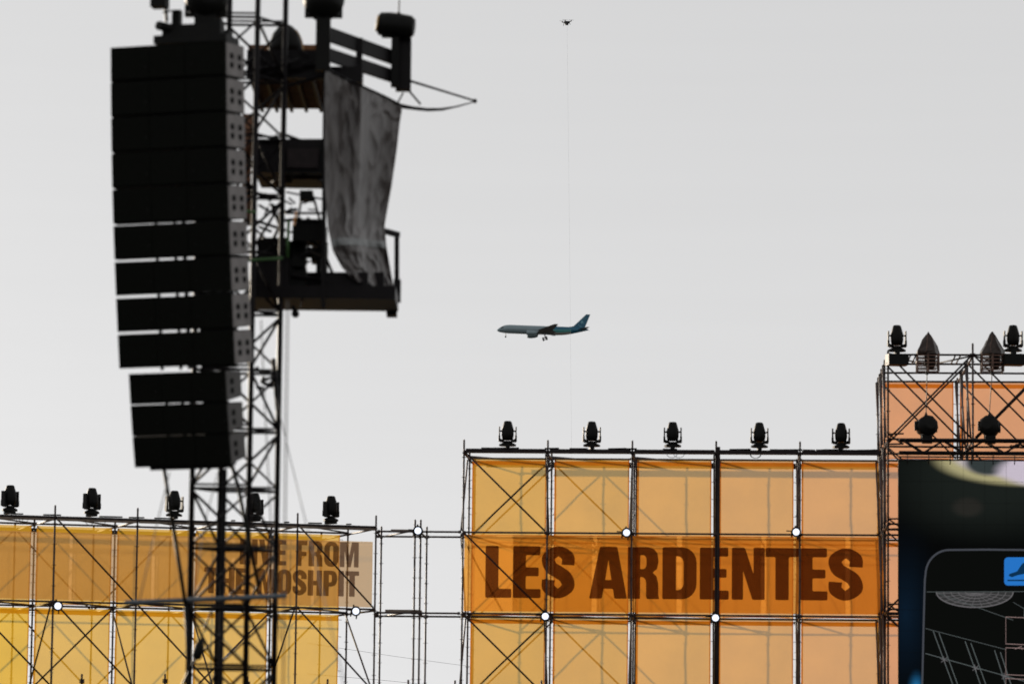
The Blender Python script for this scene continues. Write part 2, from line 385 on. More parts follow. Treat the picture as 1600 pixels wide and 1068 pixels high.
# wireframe dish
for k in range(5): strip([p for p in arc(1523, 924, 60*(1-k*.19), 24*(1-k*.19), 0, 180, 20)], 1.0 if k else 1.8, 3, G_wire)
for a_ in range(15, 180, 16): strip([(1526, 926), (1523+60*math.cos(R(a_)), 924+24*math.sin(R(a_)))], .7, 3, G_wire)
poly(arc(1523, 924, 59, 23, 0, 180, 20), 2, glow('dish_pixels', (.035, .035, .035), 1))
strip([(1448, 924), (1700, 923)], .8, 3, G_wire2); strip([(1462, 925), (1583, 968)], .8, 3, G_wire2); strip([(1583, 940), (1600, 950), (1600, 966)], .8, 3, G_wire2)
for (x, y, x2, y2) in ((1458, 985, 1490, 1072), (1467, 988, 1499, 1076), (1508, 1001, 1536, 1080), (1517, 1004, 1546, 1084), (1554, 1015, 1578, 1090), (1563, 1018, 1588, 1094)):
    strip([(x, y), (x2, y2)], 1.4, 3, G_wire2)
strip([(1446, 1020), (1610, 1066)], 1.2, 3, G_wire2); strip([(1446, 981), (1572, 1014)], .8, 3, G_wire2)
for (x, y) in ((1475, 1030), (1524, 1043), (1570, 1056)):
    for a_ in (20, 75, 140): strip([(x-6*math.cos(R(a_)), y-6*math.sin(R(a_))), (x+6*math.cos(R(a_)), y+6*math.sin(R(a_)))], 1, 4, G_wire)
for (y0, y1) in ((963, 1005), (1011, 1053), (1059, 1101)): strip([(1640, y0+3), (1571.5, y0), (1571.5, y1), (1640, y1+3)], 1.2, 4, G_warm)
strip([(1586, 1013), (1596, 1009), (1597, 1014)], 1.2, 4, G_warm)

# lattice truss in front of the screen's head
tz1 = FR.hit(1500, 689, YT-.3).z; tz0 = FR.hit(1500, 708.5, YT-.3).z; tx0 = FR.hit(1404, 700, YT-.3).x
tr = thing('lattice_truss', 'black lattice truss above the big screen with round lamps on it', 'truss', FR.M)
for (yy) in (YT-.30, YT-.62):
    for zz, rr_ in ((tz1, .035), (tz0, .035)): tube_part('chord', (tx0, yy, zz), (tx0+5.9, yy, zz), tr, rr_, M_truss)
    for k in range(12):
        a, b = (tz0, tz1) if k % 2 else (tz1, tz0)
        tube_part('lacing', (tx0+.1+k*.47, yy, a), (tx0+.1+(k+1)*.47, yy, b), tr, .017, M_truss)
for zz in (tz0-.09, tz0-.16): tube_part('hanging_bar', (tx0, YT-.45, zz), (tx0+5.9, YT-.45, zz), tr, .018, M_dark)
for k in range(13): tube_part('cross_lacing', (tx0+.1+k*.46, YT-.3, tz0), (tx0+.1+k*.46, YT-.62, tz0), tr, .015, M_truss)
for k in range(12): tube_part('hanger', (tx0+.2+k*.5, YT-.45, tz0), (tx0+.2+k*.5, YT-.4, tz0-.26), tr, .012, M_dark)
# cable heap on the truss
cbl = MB()
for k in range(26):
    x = tx0+2.55+random.random()*.5; y = YT-.45+random.uniform(-.1, .1)
    cbl.tube((x, y, tz1-.12+random.uniform(-.04, .06)), (x+random.uniform(.05, .2), y+random.uniform(-.05, .05), tz1-.12+random.uniform(-.06, .05)), .012, 6)
cbo = cbl.build('cable_bundle', M_black); cbo['kind'] = 'stuff'; tag(cbo, 'small heap of black cables lying in the truss above the screen', 'cables').matrix_world = FR.M

# ---- left-hand wall
FL = Frame(86, 808, 92.4, R(18))
SL = [FL.hit(x, 808+.032*(x-86), 0).x for x in (86, 215, 340.5, 465, 587.5)]
SL = [SL[0]-2.07*2, SL[0]-2.07]+SL
ZL = [FL.z0-2.02*k for k in range(4)]
DL = 2.57
scL = thing('scaffold_wall', 'lower angled scaffold wall at the left carrying yellow panels behind the dark lattice mast', 'scaffold', FL.M)
for r in range(3):
    for i, s in enumerate(SL): std_part(s, r*DL, ZL[0]+(.28 if r == 0 else .17), scL)
    for z in ZL:
        for i, (a, b) in enumerate(zip(SL, SL[1:])):
            tube_part('ledger', (a, r*DL, z), (b, r*DL, z), scL)
for lv in range(3):
    for i in range(6):
        a, b = SL[i], SL[i+1]
        if (i % 3 == 2 and lv == 0) or (lv and i != 4): brace(scL, SL, ZL, i, lv, 0, 1, M_dark)
        elif i == 5: brace(scL, SL, ZL, i, lv, 0, 1, M_dark)
        if lv and i % 2 == 0: brace(scL, SL, ZL, i, lv, DL*.97, -1)
        brace(scL, SL, ZL, i, lv, 2*DL, -1 if i % 2 else 1)
    for i, s in enumerate(SL):
        tube_part('transom', (s, 0, ZL[lv]-.03), (s, DL, ZL[lv]-.03), scL); tube_part('transom', (s, DL, ZL[lv]-.03), (s, 2*DL, ZL[lv]-.03), scL)
        if i in (1, 3, 4, 6) and lv: tube_part('side_brace', (s-.04, DL-.04, ZL[lv]-.05), (s-.04, .04, ZL[lv+1]+.05), scL, .022)
        elif lv: tube_part('side_brace', (s-.04, .04, ZL[lv]-.05), (s-.04, DL-.04, ZL[lv+1]+.05), scL, .022)
        if i < 6: tube_part('plan_brace', (s, 0, ZL[lv]+.01), (SL[i+1], DL, ZL[lv]+.01), scL, .02, M_dark)
for a, b in zip(SL, SL[1:]):
    MB().box((a+.04, -.10, ZL[0]-.02), (b-.04, .05, ZL[0]+.03)).build('top_beam', M_dark, scL)
    MB().box((a+.04, -.09, ZL[0]-.075), (b-.04, .02, ZL[0]-.022)).build('fascia_plank', M_wood, scL)
    MB().box((a+.04, 2*DL-.1, ZL[0]-.05), (b-.03, 2*DL+.1, ZL[0]+.05)).build('rear_top_beam', M_dark, scL)

# ---- link between both walls
lk = thing('scaffold_link', 'bare open scaffold frame between the left and right walls', 'scaffold', FR.M)
def lx(px, yl, py=830): return FR.hit(px, py, yl).x
zk = [FR.hit(650, 830, 0).z, FR.hit(650, 957, 0).z]; zk.append(zk[1]-2.0)
for px, yl in ((648.5, 0), (657.3, 0), (596, DR), (667, DR)): std_part(lx(px, yl), yl, zk[0]+(.28 if yl == 0 else .24), lk)
xa = lx(590, 0); xb = SR[0]
for z in zk:
    tube_part('ledger', (xa, 0, z), (lx(648.5, 0), 0, z), lk); tube_part('ledger', (lx(657.3, 0), 0, z), (xb-.05, 0, z), lk)
    tube_part('ledger', (lx(648.5, 0), 0, z), (lx(657.3, 0), 0, z), lk)
    tube_part('ledger', (lx(589, DR), DR, z), (lx(667, DR), DR, z), lk); tube_part('ledger', (lx(667, DR), DR, z), (xb, DR, z), lk)
    tube_part('transom', (lx(657.3, 0), 0, z-.03), (lx(667, DR), DR, z-.03), lk); tube_part('transom', (xa, 0, z-.03), (lx(596, DR), DR, z-.03), lk)
    tube_part('plan_brace', (lx(600, DR), DR, z), (lx(645, 0), 0, z+.02), lk, .02)
pk = MB().box((lx(603, 0), .1, zk[1]+.03), (lx(658, 0), .6, zk[1]+.085)).build('plank', M_wood, lk)
MB().box((lx(606, 0), .62, zk[1]+.03), (lx(655, 0), 1.1, zk[1]+.085)).build('plank', M_wood, lk)
MB().box((lx(610, 0), .1, zk[0]+.03), (lx(643, 0), .5, zk[0]+.06)).build('plank', M_wood, lk)
# lower front row whose heads just reach into the picture
fr = thing('guard_rail', 'row of short scaffold posts just reaching above the bottom edge of the picture', 'railing', FR.M)
for px, py in ((638, 1061), (711, 1062), (846, 1062), (990, 1064)):
    q = FR.hit(px, py, -1.2); tube_part('rail_post', (q.x, -1.2, 0), (q.x, -1.2, q.z), fr)
q0 = FR.hit(638, 1075, -1.2); q1 = FR.hit(1383, 1080, -1.2); tube_part('rail', (q0.x, -1.2, q0.z), (q1.x, -1.2, q0.z), fr)
fr = thing('guard_rail', 'short clamped scaffold posts at the bottom edge below the yellow panels', 'railing', FL.M)
for px, py in ((128, 1052), (258, 1052), (387, 1056), (512, 1060)):
    q = FL.hit(px, py, -1.2); tube_part('rail_post', (q.x, -1.2, 0), (q.x, -1.2, q.z), fr)
    MB().box((q.x-.05, -1.26, q.z-.22), (q.x+.05, -1.14, q.z-.12)).build('clamp', M_dark, fr)
q0 = FL.hit(20, 1078, -1.2); q1 = FL.hit(560, 1082, -1.2); tube_part('rail', (q0.x, -1.2, q0.z), (q1.x, -1.2, q0.z), fr)

# ------------------------------------------------------------------ fabric panels
def panel(F, x0, x1, z0, z1, y, m, hem, label, hemtop=True, grp=None):
    ph = random.random()*9
    def f(u, v):
        bl = math.sin(math.pi*u)*math.sin(math.pi*v)*.05+.006*math.sin(u*19+ph)*math.sin(v*3+ph)+.010*math.sin(v*13+ph*2+u*2)
        sc = .02*math.sin(u*math.pi)
        return ((x0+(x1-x0)*u), y+bl, z0+(z1-z0)*v+(sc if v < .01 else 0))
    o = MB().grid(f, 18, 18).build('fabric_panel', m, None, True); o.matrix_world = F.M
    tag(o, label, 'fabric panel', grp)
    h = .085
    def hs_(a0, a1, b0, b1, nm):
        q = MB().grid(lambda u, v: (lambda P: (P[0], P[1]-.012, P[2]))(f(a0+(a1-a0)*u, b0+(b1-b0)*v)), 12, 12).build(nm, hem, o); return q
    W_, H_ = x1-x0, z1-z0
    if hemtop: hs_(.005, .995, 1-.155/H_, 1-.05/H_, 'top_hem')
    hs_(.0, .045/W_, 0, 1, 'side_hem'); hs_(1-.03/W_, 1, 0, 1, 'side_hem'); hs_(0.05, .95, 0.002, .03/H_, 'bottom_hem')
    # ties to the standards
    tb = MB()
    for k in range(5):
        z = z0+(z1-z0)*(.06+.22*k); tb.tube((x0, y+.01, z), (x0-.07, y+.01, z+.015), .006, 5); tb.tube((x1, y+.01, z), (x1+.09, y+.01, z-.01), .006, 5)
    tb.build('tie', M_black, o)['kind'] = 'stuff'
    return o
ordn = ['first', 'second', 'third', 'fourth', 'fifth', 'sixth', 'seventh']
rows_r = ['top row of the tall wall', 'row behind the huge letters', 'row below the huge letters', 'lowest row of the tall wall']
for lv in range(4):
    for i in range(5):
        yp = DR
        x0 = SR[i]+.075; x1 = SR[i+1]-.125
        if i == 4: x1 = SR[5]-.03
        panel(FR, x0, x1, ZR[lv+1]+.02, ZR[lv]-.01, yp-.05, M_orb[i], M_hem,
              'orange fabric panel, %s from left, %s' % (ordn[i], rows_r[lv]), lv != 1, 'orange fabric panels hung in the tall scaffold wall')
rows_t = ['highest, above the screen', 'behind the screen top', 'beside the upper screen', 'beside the lower screen', 'lowest behind the screen']
for lv in range(5):
    for i in range(3):
        panel(FR, ST[i]+(.06 if i else .04), ST[i+1]-.10, ZT[lv+1]+.02, ZT[lv]-.02, DR-.06, M_or3, M_hem,
              'peach fabric panel, tower\'s %s bay, %s' % (ordn[i], rows_t[lv]), True, 'peach fabric panels in the right tower')
rows_l = ['behind the smaller lettering', 'below the smaller lettering', 'lowest row of the left wall']
for lv in range(3):
    for i in range(6):
        x1 = SL[i+1]-.09-(.14 if i == 5 else 0)
        panel(FL, SL[i]+.05, x1, ZL[lv+1]+.02, ZL[lv]-.05, DL-.05, M_yel if (lv and i < 2) else M_or2, M_hemy,
              'yellow fabric panel, left wall\'s %s bay, %s' % (ordn[i], rows_l[lv]), lv > 0, 'yellow fabric panels hung in the left scaffold wall')

# ------------------------------------------------------------------ lettering (outlines drawn here, no font file)
def rnd(poly_, r=.028):
    out = []; n = len(poly_)
    for i in range(n):
        p = Vector(poly_[i]); a = Vector(poly_[i-1]); b = Vector(poly_[(i+1) % n])
        da, db = (a-p), (b-p); k = min(r, da.length*.45, db.length*.45)
        if da.length < .05 or db.length < .05: out.append(p); continue
        s_, e_ = p+da.normalized()*k, p+db.normalized()*k
        for t_ in (0, .33, .67, 1): out.append(s_*(1-t_)**2+p*(2*t_*(1-t_))+e_*t_**2)
    return out
def rrect(x0, y0, x1, y1, rl, rr_, ccw=True):
    pts = []
    for (cx, cy, a0, rx) in ((x1-rr_[0], y0+rr_[1], -90, rr_), (x1-rr_[0], y1-rr_[1], 0, rr_), (x0+rl[0], y1-rl[1], 90, rl), (x0+rl[0], y0+rl[1], 180, rl)):
        for k in range(7): pts.append(Vector((cx+rx[0]*math.cos(R(a0+15*k)), cy+rx[1]*math.sin(R(a0+15*k)))))
    return pts
def stroke(pts, hw, n=8):
    P = [Vector(p) for p in pts]; C = []; Wd = []
    for i in range(len(P)-1):
        p_, a, b, q = P[max(i-1, 0)], P[i], P[i+1], P[min(i+2, len(P)-1)]
        for k in range(n):
            t_ = k/n
            C.append(.5*((2*a)+(b-p_)*t_+(2*p_-5*a+4*b-q)*t_*t_+(3*a-p_-3*b+q)*t_**3)); Wd.append(hw[i]*(1-t_)+hw[i+1]*t_)
    C.append(P[-1]); Wd.append(hw[-1]); Lf = []; Rt = []
    for i, c_ in enumerate(C):
        d = (C[min(i+1, len(C)-1)]-C[max(i-1, 0)]).normalized(); n_ = Vector((-d.y, d.x)); Lf.append(c_+n_*Wd[i]); Rt.append(c_-n_*Wd[i])
    return Lf+Rt[::-1]
s_, b_ = .25, .175
def glyph(ch):
    if ch == 'L': return .5, [rnd([(0, 0), (.5, 0), (.5, b_), (s_, b_), (s_, 1), (0, 1)])], []
    if ch == 'E': return .54, [rnd([(0, 0), (.54, 0), (.54, b_), (s_, b_), (s_, .42), (.50, .42), (.50, .59), (s_, .59), (s_, 1-b_), (.53, 1-b_), (.53, 1), (0, 1)])], []
    if ch == 'F': return .5, [rnd([(0, 0), (s_, 0), (s_, .40), (.46, .40), (.46, .57), (s_, .57), (s_, 1-b_), (.5, 1-b_), (.5, 1), (0, 1)])], []
    if ch == 'I': return s_, [rnd([(0, 0), (s_, 0), (s_, 1), (0, 1)])], []
    if ch == 'T': return .62, [rnd([(.185, 0), (.435, 0), (.435, 1-b_), (.62, 1-b_), (.62, 1), (0, 1), (0, 1-b_), (.185, 1-b_)])], []
    if ch == 'H': return .64, [rnd([(0, 0), (s_, 0), (s_, .41), (.39, .41), (.39, 0), (.64, 0), (.64, 1), (.39, 1), (.39, .59), (s_, .59), (s_, 1), (0, 1)])], []
    if ch == 'N': return .64, [rnd([(0, 0), (.22, 0), (.22, .55), (.40, 0), (.64, 0), (.64, 1), (.42, 1), (.42, .50), (.255, 1), (0, 1)])], []
    if ch == 'M': return .84, [rnd([(0, 0), (.21, 0), (.21, .66), (.345, 0), (.495, 0), (.63, .66), (.63, 0), (.84, 0), (.84, 1), (.53, 1), (.42, .45), (.31, 1), (0, 1)])], []
    if ch == 'V': return .66, [rnd([(.2, 0), (.46, 0), (.66, 1), (.41, 1), (.33, .42), (.25, 1), (0, 1)])], []
    if ch == 'A': return .72, [rnd([(0, 0), (.24, 0), (.275, .19), (.45, .19), (.48, 0), (.72, 0), (.53, 1), (.20, 1)])], [[Vector(p) for p in ((.305, .36), (.42, .36), (.3625, .74))]]
    if ch == 'D': return .63, [rrect(0, 0, .63, 1, (.03, .03), (.27, .30))], [rrect(s_, b_, .39, 1-b_, (.01, .01), (.11, .13))]
    if ch == 'O': return .64, [rrect(0, 0, .64, 1, (.29, .29), (.29, .29))], [rrect(.245, .17, .395, .83, (.07, .09), (.07, .09))]
    if ch == 'P': return .62, [rnd([(0, 0), (s_, 0), (s_, .38), (.40, .38), (.53, .42), (.60, .52), (.62, .69), (.60, .85), (.53, .96), (.40, 1), (0, 1)])], [rrect(s_, .54, .38, .84, (.01, .01), (.08, .1))]
    if ch == 'R': return .64, [rnd([(0, 0), (s_, 0), (s_, .42), (.30, .42), (.355, .38), (.37, .30), (.37, .05), (.385, 0), (.64, 0), (.62, .06), (.615, .30), (.58, .44), (.50, .505), (.59, .58), (.62, .72), (.60, .87), (.53, .96), (.40, 1), (0, 1)], .02)], [rrect(s_, .575, .375, .84, (.01, .01), (.07, .09))]
    if ch == 'S': return .62, [stroke([(.497, .64), (.49, .80), (.31, .905), (.125, .78), (.17, .60), (.32, .50), (.46, .39), (.495, .22), (.31, .093), (.13, .20), (.125, .355)], [.123, .12, .095, .122, .128, .125, .128, .122, .093, .12, .123])], []
def letters(F, par, ch, xa_, xb_, zb, zt, y, m):
    w_, outs, holes = glyph(ch); loops = [[Vector((p.x, 0, p.y)) for p in l] for l in [[Vector(q) for q in o_] for o_ in outs+holes]]
    tri = tessellate_polygon([[Vector((p.x, p.z, 0)) for p in l] for l in loops]); flat = [p for l in loops for p in l]
    vs = [(xa_+p.x/w_*(xb_-xa_), y, zb+p.z*(zt-zb)) for p in flat]
    MB().add(vs, tri).build('letter', m, par)
# big banner
yb = .06
def big(px, py): return FR.hit(px, py, yb-.01)
b0 = SR[0]+.03; b1_ = SR[5]-.03
def bf(u, v): return (b0+(b1_-b0)*u, yb+.012*math.sin(u*31)*math.sin(v*3.1)+.006*math.sin(v*15+u*4), ZR[2]+.06+(ZR[1]-.05-ZR[2]-.06)*v)
ban = MB().grid(bf, 60, 8).build('mesh_banner', M_ban1, None, True); ban.matrix_world = FR.M
tag(ban, 'wide dark orange mesh banner with one line of huge brown letters', 'banner')
LB = [('L', 758.5, 799.4), ('E', 801.5, 845), ('S', 846.8, 897.4), ('A', 920.7, 980), ('R', 981, 1030.5), ('D', 1035, 1088.5), ('E', 1093.4, 1138.7), ('N', 1143.4, 1195), ('T', 1196, 1248), ('E', 1249.5, 1293), ('S', 1294.8, 1347.8)]
for ch, xa_, xb_ in LB:
    pa = big(xa_, 895+.006*(xa_-800)); pb = big(xb_, 895+.006*(xb_-800)); zb = big(760, 933).z; zt = big(760, 852).z
    letters(FR, ban, ch, pa.x, pb.x, zb, zt, yb-.024, M_let1)
# smaller banner on the left wall
def sm(px, py): return FL.hit(px, py, .05)
def bf2(u, v): return (SL[0]+(SL[6]-.06-SL[0])*u, .06+.012*math.sin(u*37)*math.sin(v*3.1), ZL[1]+.05+(ZL[0]-.35-ZL[1]-.05)*v)
ban2 = MB().grid(bf2, 60, 8).build('mesh_banner', M_ban2, None, True); ban2.matrix_world = FL.M
tag(ban2, 'beige mesh banner with two lines of grey brown letters, half hidden by the mast', 'banner')
zA, zB = sm(450, 883).z, sm(450, 843.5).z; zC, zD = sm(450, 929).z, sm(450, 889).z
def line(word, x0, x1, zb, zt):
    ws = [glyph(c_)[0] for c_ in word]; gap = .055; tot = sum(ws)+gap*(len(word)-1); x = 0
    for c_, w_ in zip(word, ws):
        pa = x0+(x1-x0)*x/tot; pb = x0+(x1-x0)*(x+w_)/tot
        letters(FL, ban2, c_, sm(pa, 887).x, sm(pb, 887).x, zb, zt, .036, M_let2); x += w_+gap
line('LIVE', 374, 447, zA, zB); line('FROM', 462, 560, zA, zB); line('THE', 319, 388, zC, zD); line('MOSHPIT', 402, 561, zC, zD)

# ------------------------------------------------------------------ moving-head lights on the roofs
def moving_head(label, M, grp, m=M_black):
    o = thing('moving_light', label, 'stage light', M, grp)
    b = MB().lathe((0, 0, 0), (0, 0, 1), [(0, .21), (.045, .21), (.09, .11), (.115, .10)], 8, 1, .8); b.box((-.05, -.18, -.07), (.05, .18, 0)); b.build('base', m, o)
    y = MB()
    for s in (-1, 1):
        y.box((s*.205-.014, -.07, .15), (s*.205+.014, .07, .48)); y.tube((s*.15, 0, .375), (s*.205, 0, .375), .02, 8)
        y.beam((s*.09, 0, .125), (s*.205, 0, .165), .12, .045)
        y.box((s*.205-.022, -.075, .12), (s*.205+.022, .075, .26)); y.box((s*.165-.03, -.06, .10), (s*.165+.05, .06, .135))
    y.box((-.14, -.06, .095), (.14, .06, .13)); y.build('yoke', m, o)
    h = MB().lathe((0, 0, 0), (0, 0, 1), [(.15, .10), (.165, .132), (.27, .152), (.41, .150), (.595, .098), (.61, .09)], 16, 1, 1.1); HEAD = h.build('head', m, o, True)
    MB().lathe((0, 0, .61), (0, 0, 1), [(0, .085), (.012, .07)], 16).build('lens', M_hole, HEAD)
    return o
mh = None
sc_names = ['leftmost', 'second', 'middle', 'fourth', 'rightmost']
for i, px in enumerate((793, 924.5, 1051, 1186.5, 1314)):
    q = FR.hit(px, 700, -.0); M = FR.M @ T((q.x, 0, ZR[0]+.14)) @ rz(random.uniform(-.15, .15))
    lab = 'black moving light standing on the tall wall\'s roof, %s of the five there' % sc_names[i]
    if mh is None: mh = moving_head(lab, M, 'moving lights on the tall wall')
    else: o = copy_tree(mh); o.matrix_world = M; o['label'] = lab; [setattr(c_, 'rotation_euler', (random.uniform(-.12, .12), 0, 0)) for c_ in o.children if c_.name.startswith('head')]
for i, px in enumerate((15, 143, 272, 398, 517)):
    q = FL.hit(px, 806, .0); M = FL.M @ T((q.x, 0, ZL[0]+.12)) @ rz(random.uniform(.0, .5))
    o = copy_tree(mh); o.matrix_world = M; o.scale = (.98, .98, 1.0); o['group'] = 'moving lights on the left wall'
    o['label'] = 'black moving light on the left wall\'s roof, %s of the five there' % sc_names[i]
for i, (px, lab) in enumerate(((1401.5, 'black moving light at the left top corner of the right tower'), (1583, 'black moving light on the right tower beside the picture\'s right edge'))):
    q = FR.hit(px, 549, YT-.15); M = FR.M @ T((q.x, YT-.15, q.z)) @ rz(.08)
    o = copy_tree(mh); o.matrix_world = M; o['label'] = lab; o['group'] = 'moving lights on the right tower'
    st = MB(); st.box((-.24, -.2, -.33), (.24, .2, -.07)); st.beam((-.24, 0, -.3), (.2, 0, -.06), .05, .05)
    s0 = st.build('mounting_case', M_black); s0.matrix_world = M; s0.rotation_euler.z += .1
    tag(s0, 'black ballast box under the moving light at the tower\'s %s' % ('left corner' if i == 0 else 'right side'), 'box')

# conical rain hoods with cages
for i, (px, lab) in enumerate(((1450, 'pointed smoked rain hood on the right tower, left one of two'), (1551, 'pointed smoked rain hood on the right tower, right one of two'))):
    q = FR.hit(px, 552, YT-.1); M = FR.M @ T((q.x, YT+.1, q.z))
    o = thing('rain_hood', lab, 'light cover', M, 'pointed rain hoods on the right tower')
    pf_ = [(0, .30), (.07, .285), (.20, .215), (.34, .135), (.46, .062), (.53, .012)]
    hd = MB().lathe((0, 0, 0), (0, 0, 1), pf_, 7, 1.0, .9)
    random.seed(3+i)
    hd.v = [(x+random.uniform(-.022, .022)+.03*z, y+random.uniform(-.02, .02), z+random.uniform(-.014, .014)) for x, y, z in hd.v]
    ho = hd.build('hood', M_smoke, o)
    sm_ = MB()
    for k in (0, 2, 3, 5): sm_.path([hd.v[j*7+k] for j in range(5)], .009, 5)
    sm_.build('seam', M_cop, ho)
    cg = MB()
    for k in range(5): cg.box((-.27+.01*k, -.25, -.06-.085*k), (.27-.02*k, -.22, -.03-.085*k)); cg.box((-.27, .2, -.06-.085*k), (.27, .23, -.03-.085*k))
    for x in (-.27, -.02, .23): cg.box((x, -.26, -.43), (x+.04, -.22, 0)); cg.box((x, .2, -.43), (x+.04, .24, 0))
    for x in (-.27, .24): cg.box((x, -.25, -.2), (x+.03, .23, -.16))
    cg.build('cage', M_cop, o)
    MB().lathe((0.06, 0, -.35), (0, 0, 1), [(0, .08), (.1, .13), (.3, .14), (.42, .1)], 12).build('lamp_body', M_black, o, True)
# round lamps on the truss, each under a wire
for i, (px, py, wx) in enumerate(((1447, 667, 1448.5), (1546, 664, 1550))):
    q = FR.hit(px, 689, YT-.45); sc_ = 1
    o = thing('round_light', 'round black hooded lamp on the truss above the screen, %s one' % ('left' if i == 0 else 'right'), 'stage light', FR.M @ T((q.x, YT-.45, tz1+.035)), 'round lamps on the truss above the screen')
    MB().box((-.10, -.14, -.10), (.14, .14, .10)).build('base', M_black, o)
    MB().lathe((0.01, 0, .30), (.25 if i == 0 else -.2, -.6, .12), [(-.26, .12), (-.2, .20), (-.08, .235), (.05, .25), (.13, .25), (.15, .21), (.24, .16), (.25, .10)], 9).build('head', M_black, o, True)
    MB().box((-.27, -.06, .2), (-.2, .06, .42)).build('side_bracket', M_black, o); MB().box((.19, -.05, .16), (.26, .05, .38)).build('side_bracket', M_black, o); MB().beam((-.12, -.1, .12), (-.12, -.1, -.02), .03, .03).build('cable_tail', M_black, o)
    MB().lathe((0.0, 0, .46), (0, 0, 1), [(0, .1), (.08, .045), (.15, .02), (.17, .012)], 8).build('cap', M_black, o, True)
    MB().tube((-.06, 0, .08), (-.10, 0, .22), .03).tube((.08, 0, .08), (.1, 0, .22), .05).build('yoke', M_black, o)
    zt_ = FR.hit(wx, 586, YT-.3).z; xt_ = FR.hit(wx, 586, YT-.3).x-q.x
    wz = zt_-tz1
    MB().tube((xt_, .15, wz), (0, 0, .62), .011, 6).box((xt_-.03, .12, wz-.02), (xt_+.03, .18, wz+.05)).build('safety_wire', M_black, o)

# lit round spots
def spot(F, px, py, yl, label, k=1.0):
    q = F.hit(px, py, yl); tocam = (F.I @ CAM)-q; tocam.normalize()
    o = thing('lit_spotlight', label, 'spotlight', F.M @ T(q), 'lit round spotlights on the scaffold')
    pf = [(-.14, .05), (-.10, .10), (-.02, .125), (.035, .125), (.04, .105)]
    MB().lathe((0, 0, 0), tocam, pf, 16).build('housing', M_black, o, True)
    MB().lathe(tocam*.042, tocam, [(0, .083), (.012, .076), (.02, .05)], 20).build('lens', M_lamp, o, True)
    b = MB().tube((-.02, .1, .05), (-.02, .14, .16), .02, 6).tube((-.11, .02, 0), (-.115, .06, -.13), .018, 6).tube((.04, .05, -.06), (.03, .06, -.19), .016, 6).tube((-.11, .05, .02), (-.24, .07, .03), .014, 6)
    b.build('clamp', M_black, o)
spot(FR, 979, 831.5, -.22, 'small lit round spotlight on the ledger above the big letters, near the third post')
spot(FR, 1244, 830.5, -.22, 'small lit round spotlight above the big letters, near the tower side')
spot(FR, 852, 962, -.22, 'small lit round spotlight under the big letters, at the second post')
spot(FR, 1118, 964.5, -.22, 'small lit round spotlight under the middle of the big letters at the thick post')
spot(FL, 90.5, 946, -.22, 'small lit round spotlight below the beige banner at far left')
spot(FL, 556, 954, -.22, 'small lit round spotlight below the end of the smaller lettering')
spot(FR, 653, 828.5, -.22, 'small lit round spotlight on the bare scaffold between the walls')
# small cable loops and clips on both roofs
cb = MB()
for i in range(26):
    x = random.uniform(SR[0]+.4, SR[5]-.4); cb.tube((x, -.05, ZR[0]+.08), (x+random.uniform(.1, .5), -.05, ZR[0]+.075+random.uniform(0, .02)), .022, 6)
for px in (1061, 1181, 1050, 1180):
    q = FR.hit(px, 708, -.12); cb.path([(q.x+.13*math.cos(t_/8*math.pi), -.12, ZR[0]-.03-.1*math.sin(t_/8*math.pi)) for t_ in range(9)], .007, 5)
o = cb.build('roof_cable', M_black); o['kind'] = 'stuff'; tag(o, 'black cable run lying along the tall wall\'s roof beam', 'cable'); o.matrix_world = FR.M
cb = MB()
for px in (29, 37, 140, 158, 270, 278, 420):
    q = FL.hit(px, 815, -.12); cb.path([(q.x+.11*math.cos(t_/8*math.pi), -.12, ZL[0]-.04-.12*math.sin(t_/8*math.pi)) for t_ in range(9)], .006, 5)
for i in range(20):
    x = random.uniform(SL[0]+.4, SL[6]-.4); cb.tube((x, -.05, ZL[0]+.055), (x+random.uniform(.1, .5), -.05, ZL[0]+.06), .018, 6)
o = cb.build('roof_cable', M_black); o['kind'] = 'stuff'; tag(o, 'black cable run hanging in small loops along the left wall\'s roof', 'cable'); o.matrix_world = FL.M

# ------------------------------------------------------------------ the near lattice mast
YM = 48.0
mc = at(367, 760, YM); PH = R(21); RM = .545
legs = [Vector(p) for p in ((.515, .26, 0), (-.20, .26, 0), (-.515, -.26, 0), (.195, -.26, 0))]   # D, B, A, C
mast = thing('lattice_mast', 'tall dark square lattice mast behind the hanging loudspeakers', 'mast', T((mc.x, mc.y, 0)))
ztop = 12.6
for p in legs:
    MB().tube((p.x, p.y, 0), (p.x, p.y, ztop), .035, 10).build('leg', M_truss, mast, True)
zlev = at(367, 765, YM).z; dz = .745; zs = [zlev+dz*k for k in range(-8, 9) if 0 < zlev+dz*k < ztop]
for k, z in enumerate(zs):
    for i in range(4):
        a, b = legs[i], legs[(i+1) % 4]
        tube_part('horizontal_tube', (a.x, a.y, z), (b.x, b.y, z), mast, .018, M_truss)
        if i in (0, 2): tube_part('horizontal_tube', (a.x, a.y, z+.05), (b.x, b.y, z+.05), mast, .014, M_truss)
        if k+1 < len(zs):
            p, q = (a, b) if (k+i//2) % 2 else (b, a)
            tube_part('diagonal_tube', (p.x, p.y, z+.04), (q.x, q.y, z+dz-.03), mast, .018, M_truss)
            if i in (0, 2): tube_part('diagonal_tube', (q.x, q.y+.03, z+.04), (p.x, p.y+.03, z+dz-.03), mast, .015, M_truss)
tube_part('cable_pipe', (legs[1].x+.045, legs[1].y-.02, 0), (legs[1].x+.045, legs[1].y-.02, at(345, 730, YM).z), mast, .036, M_truss)
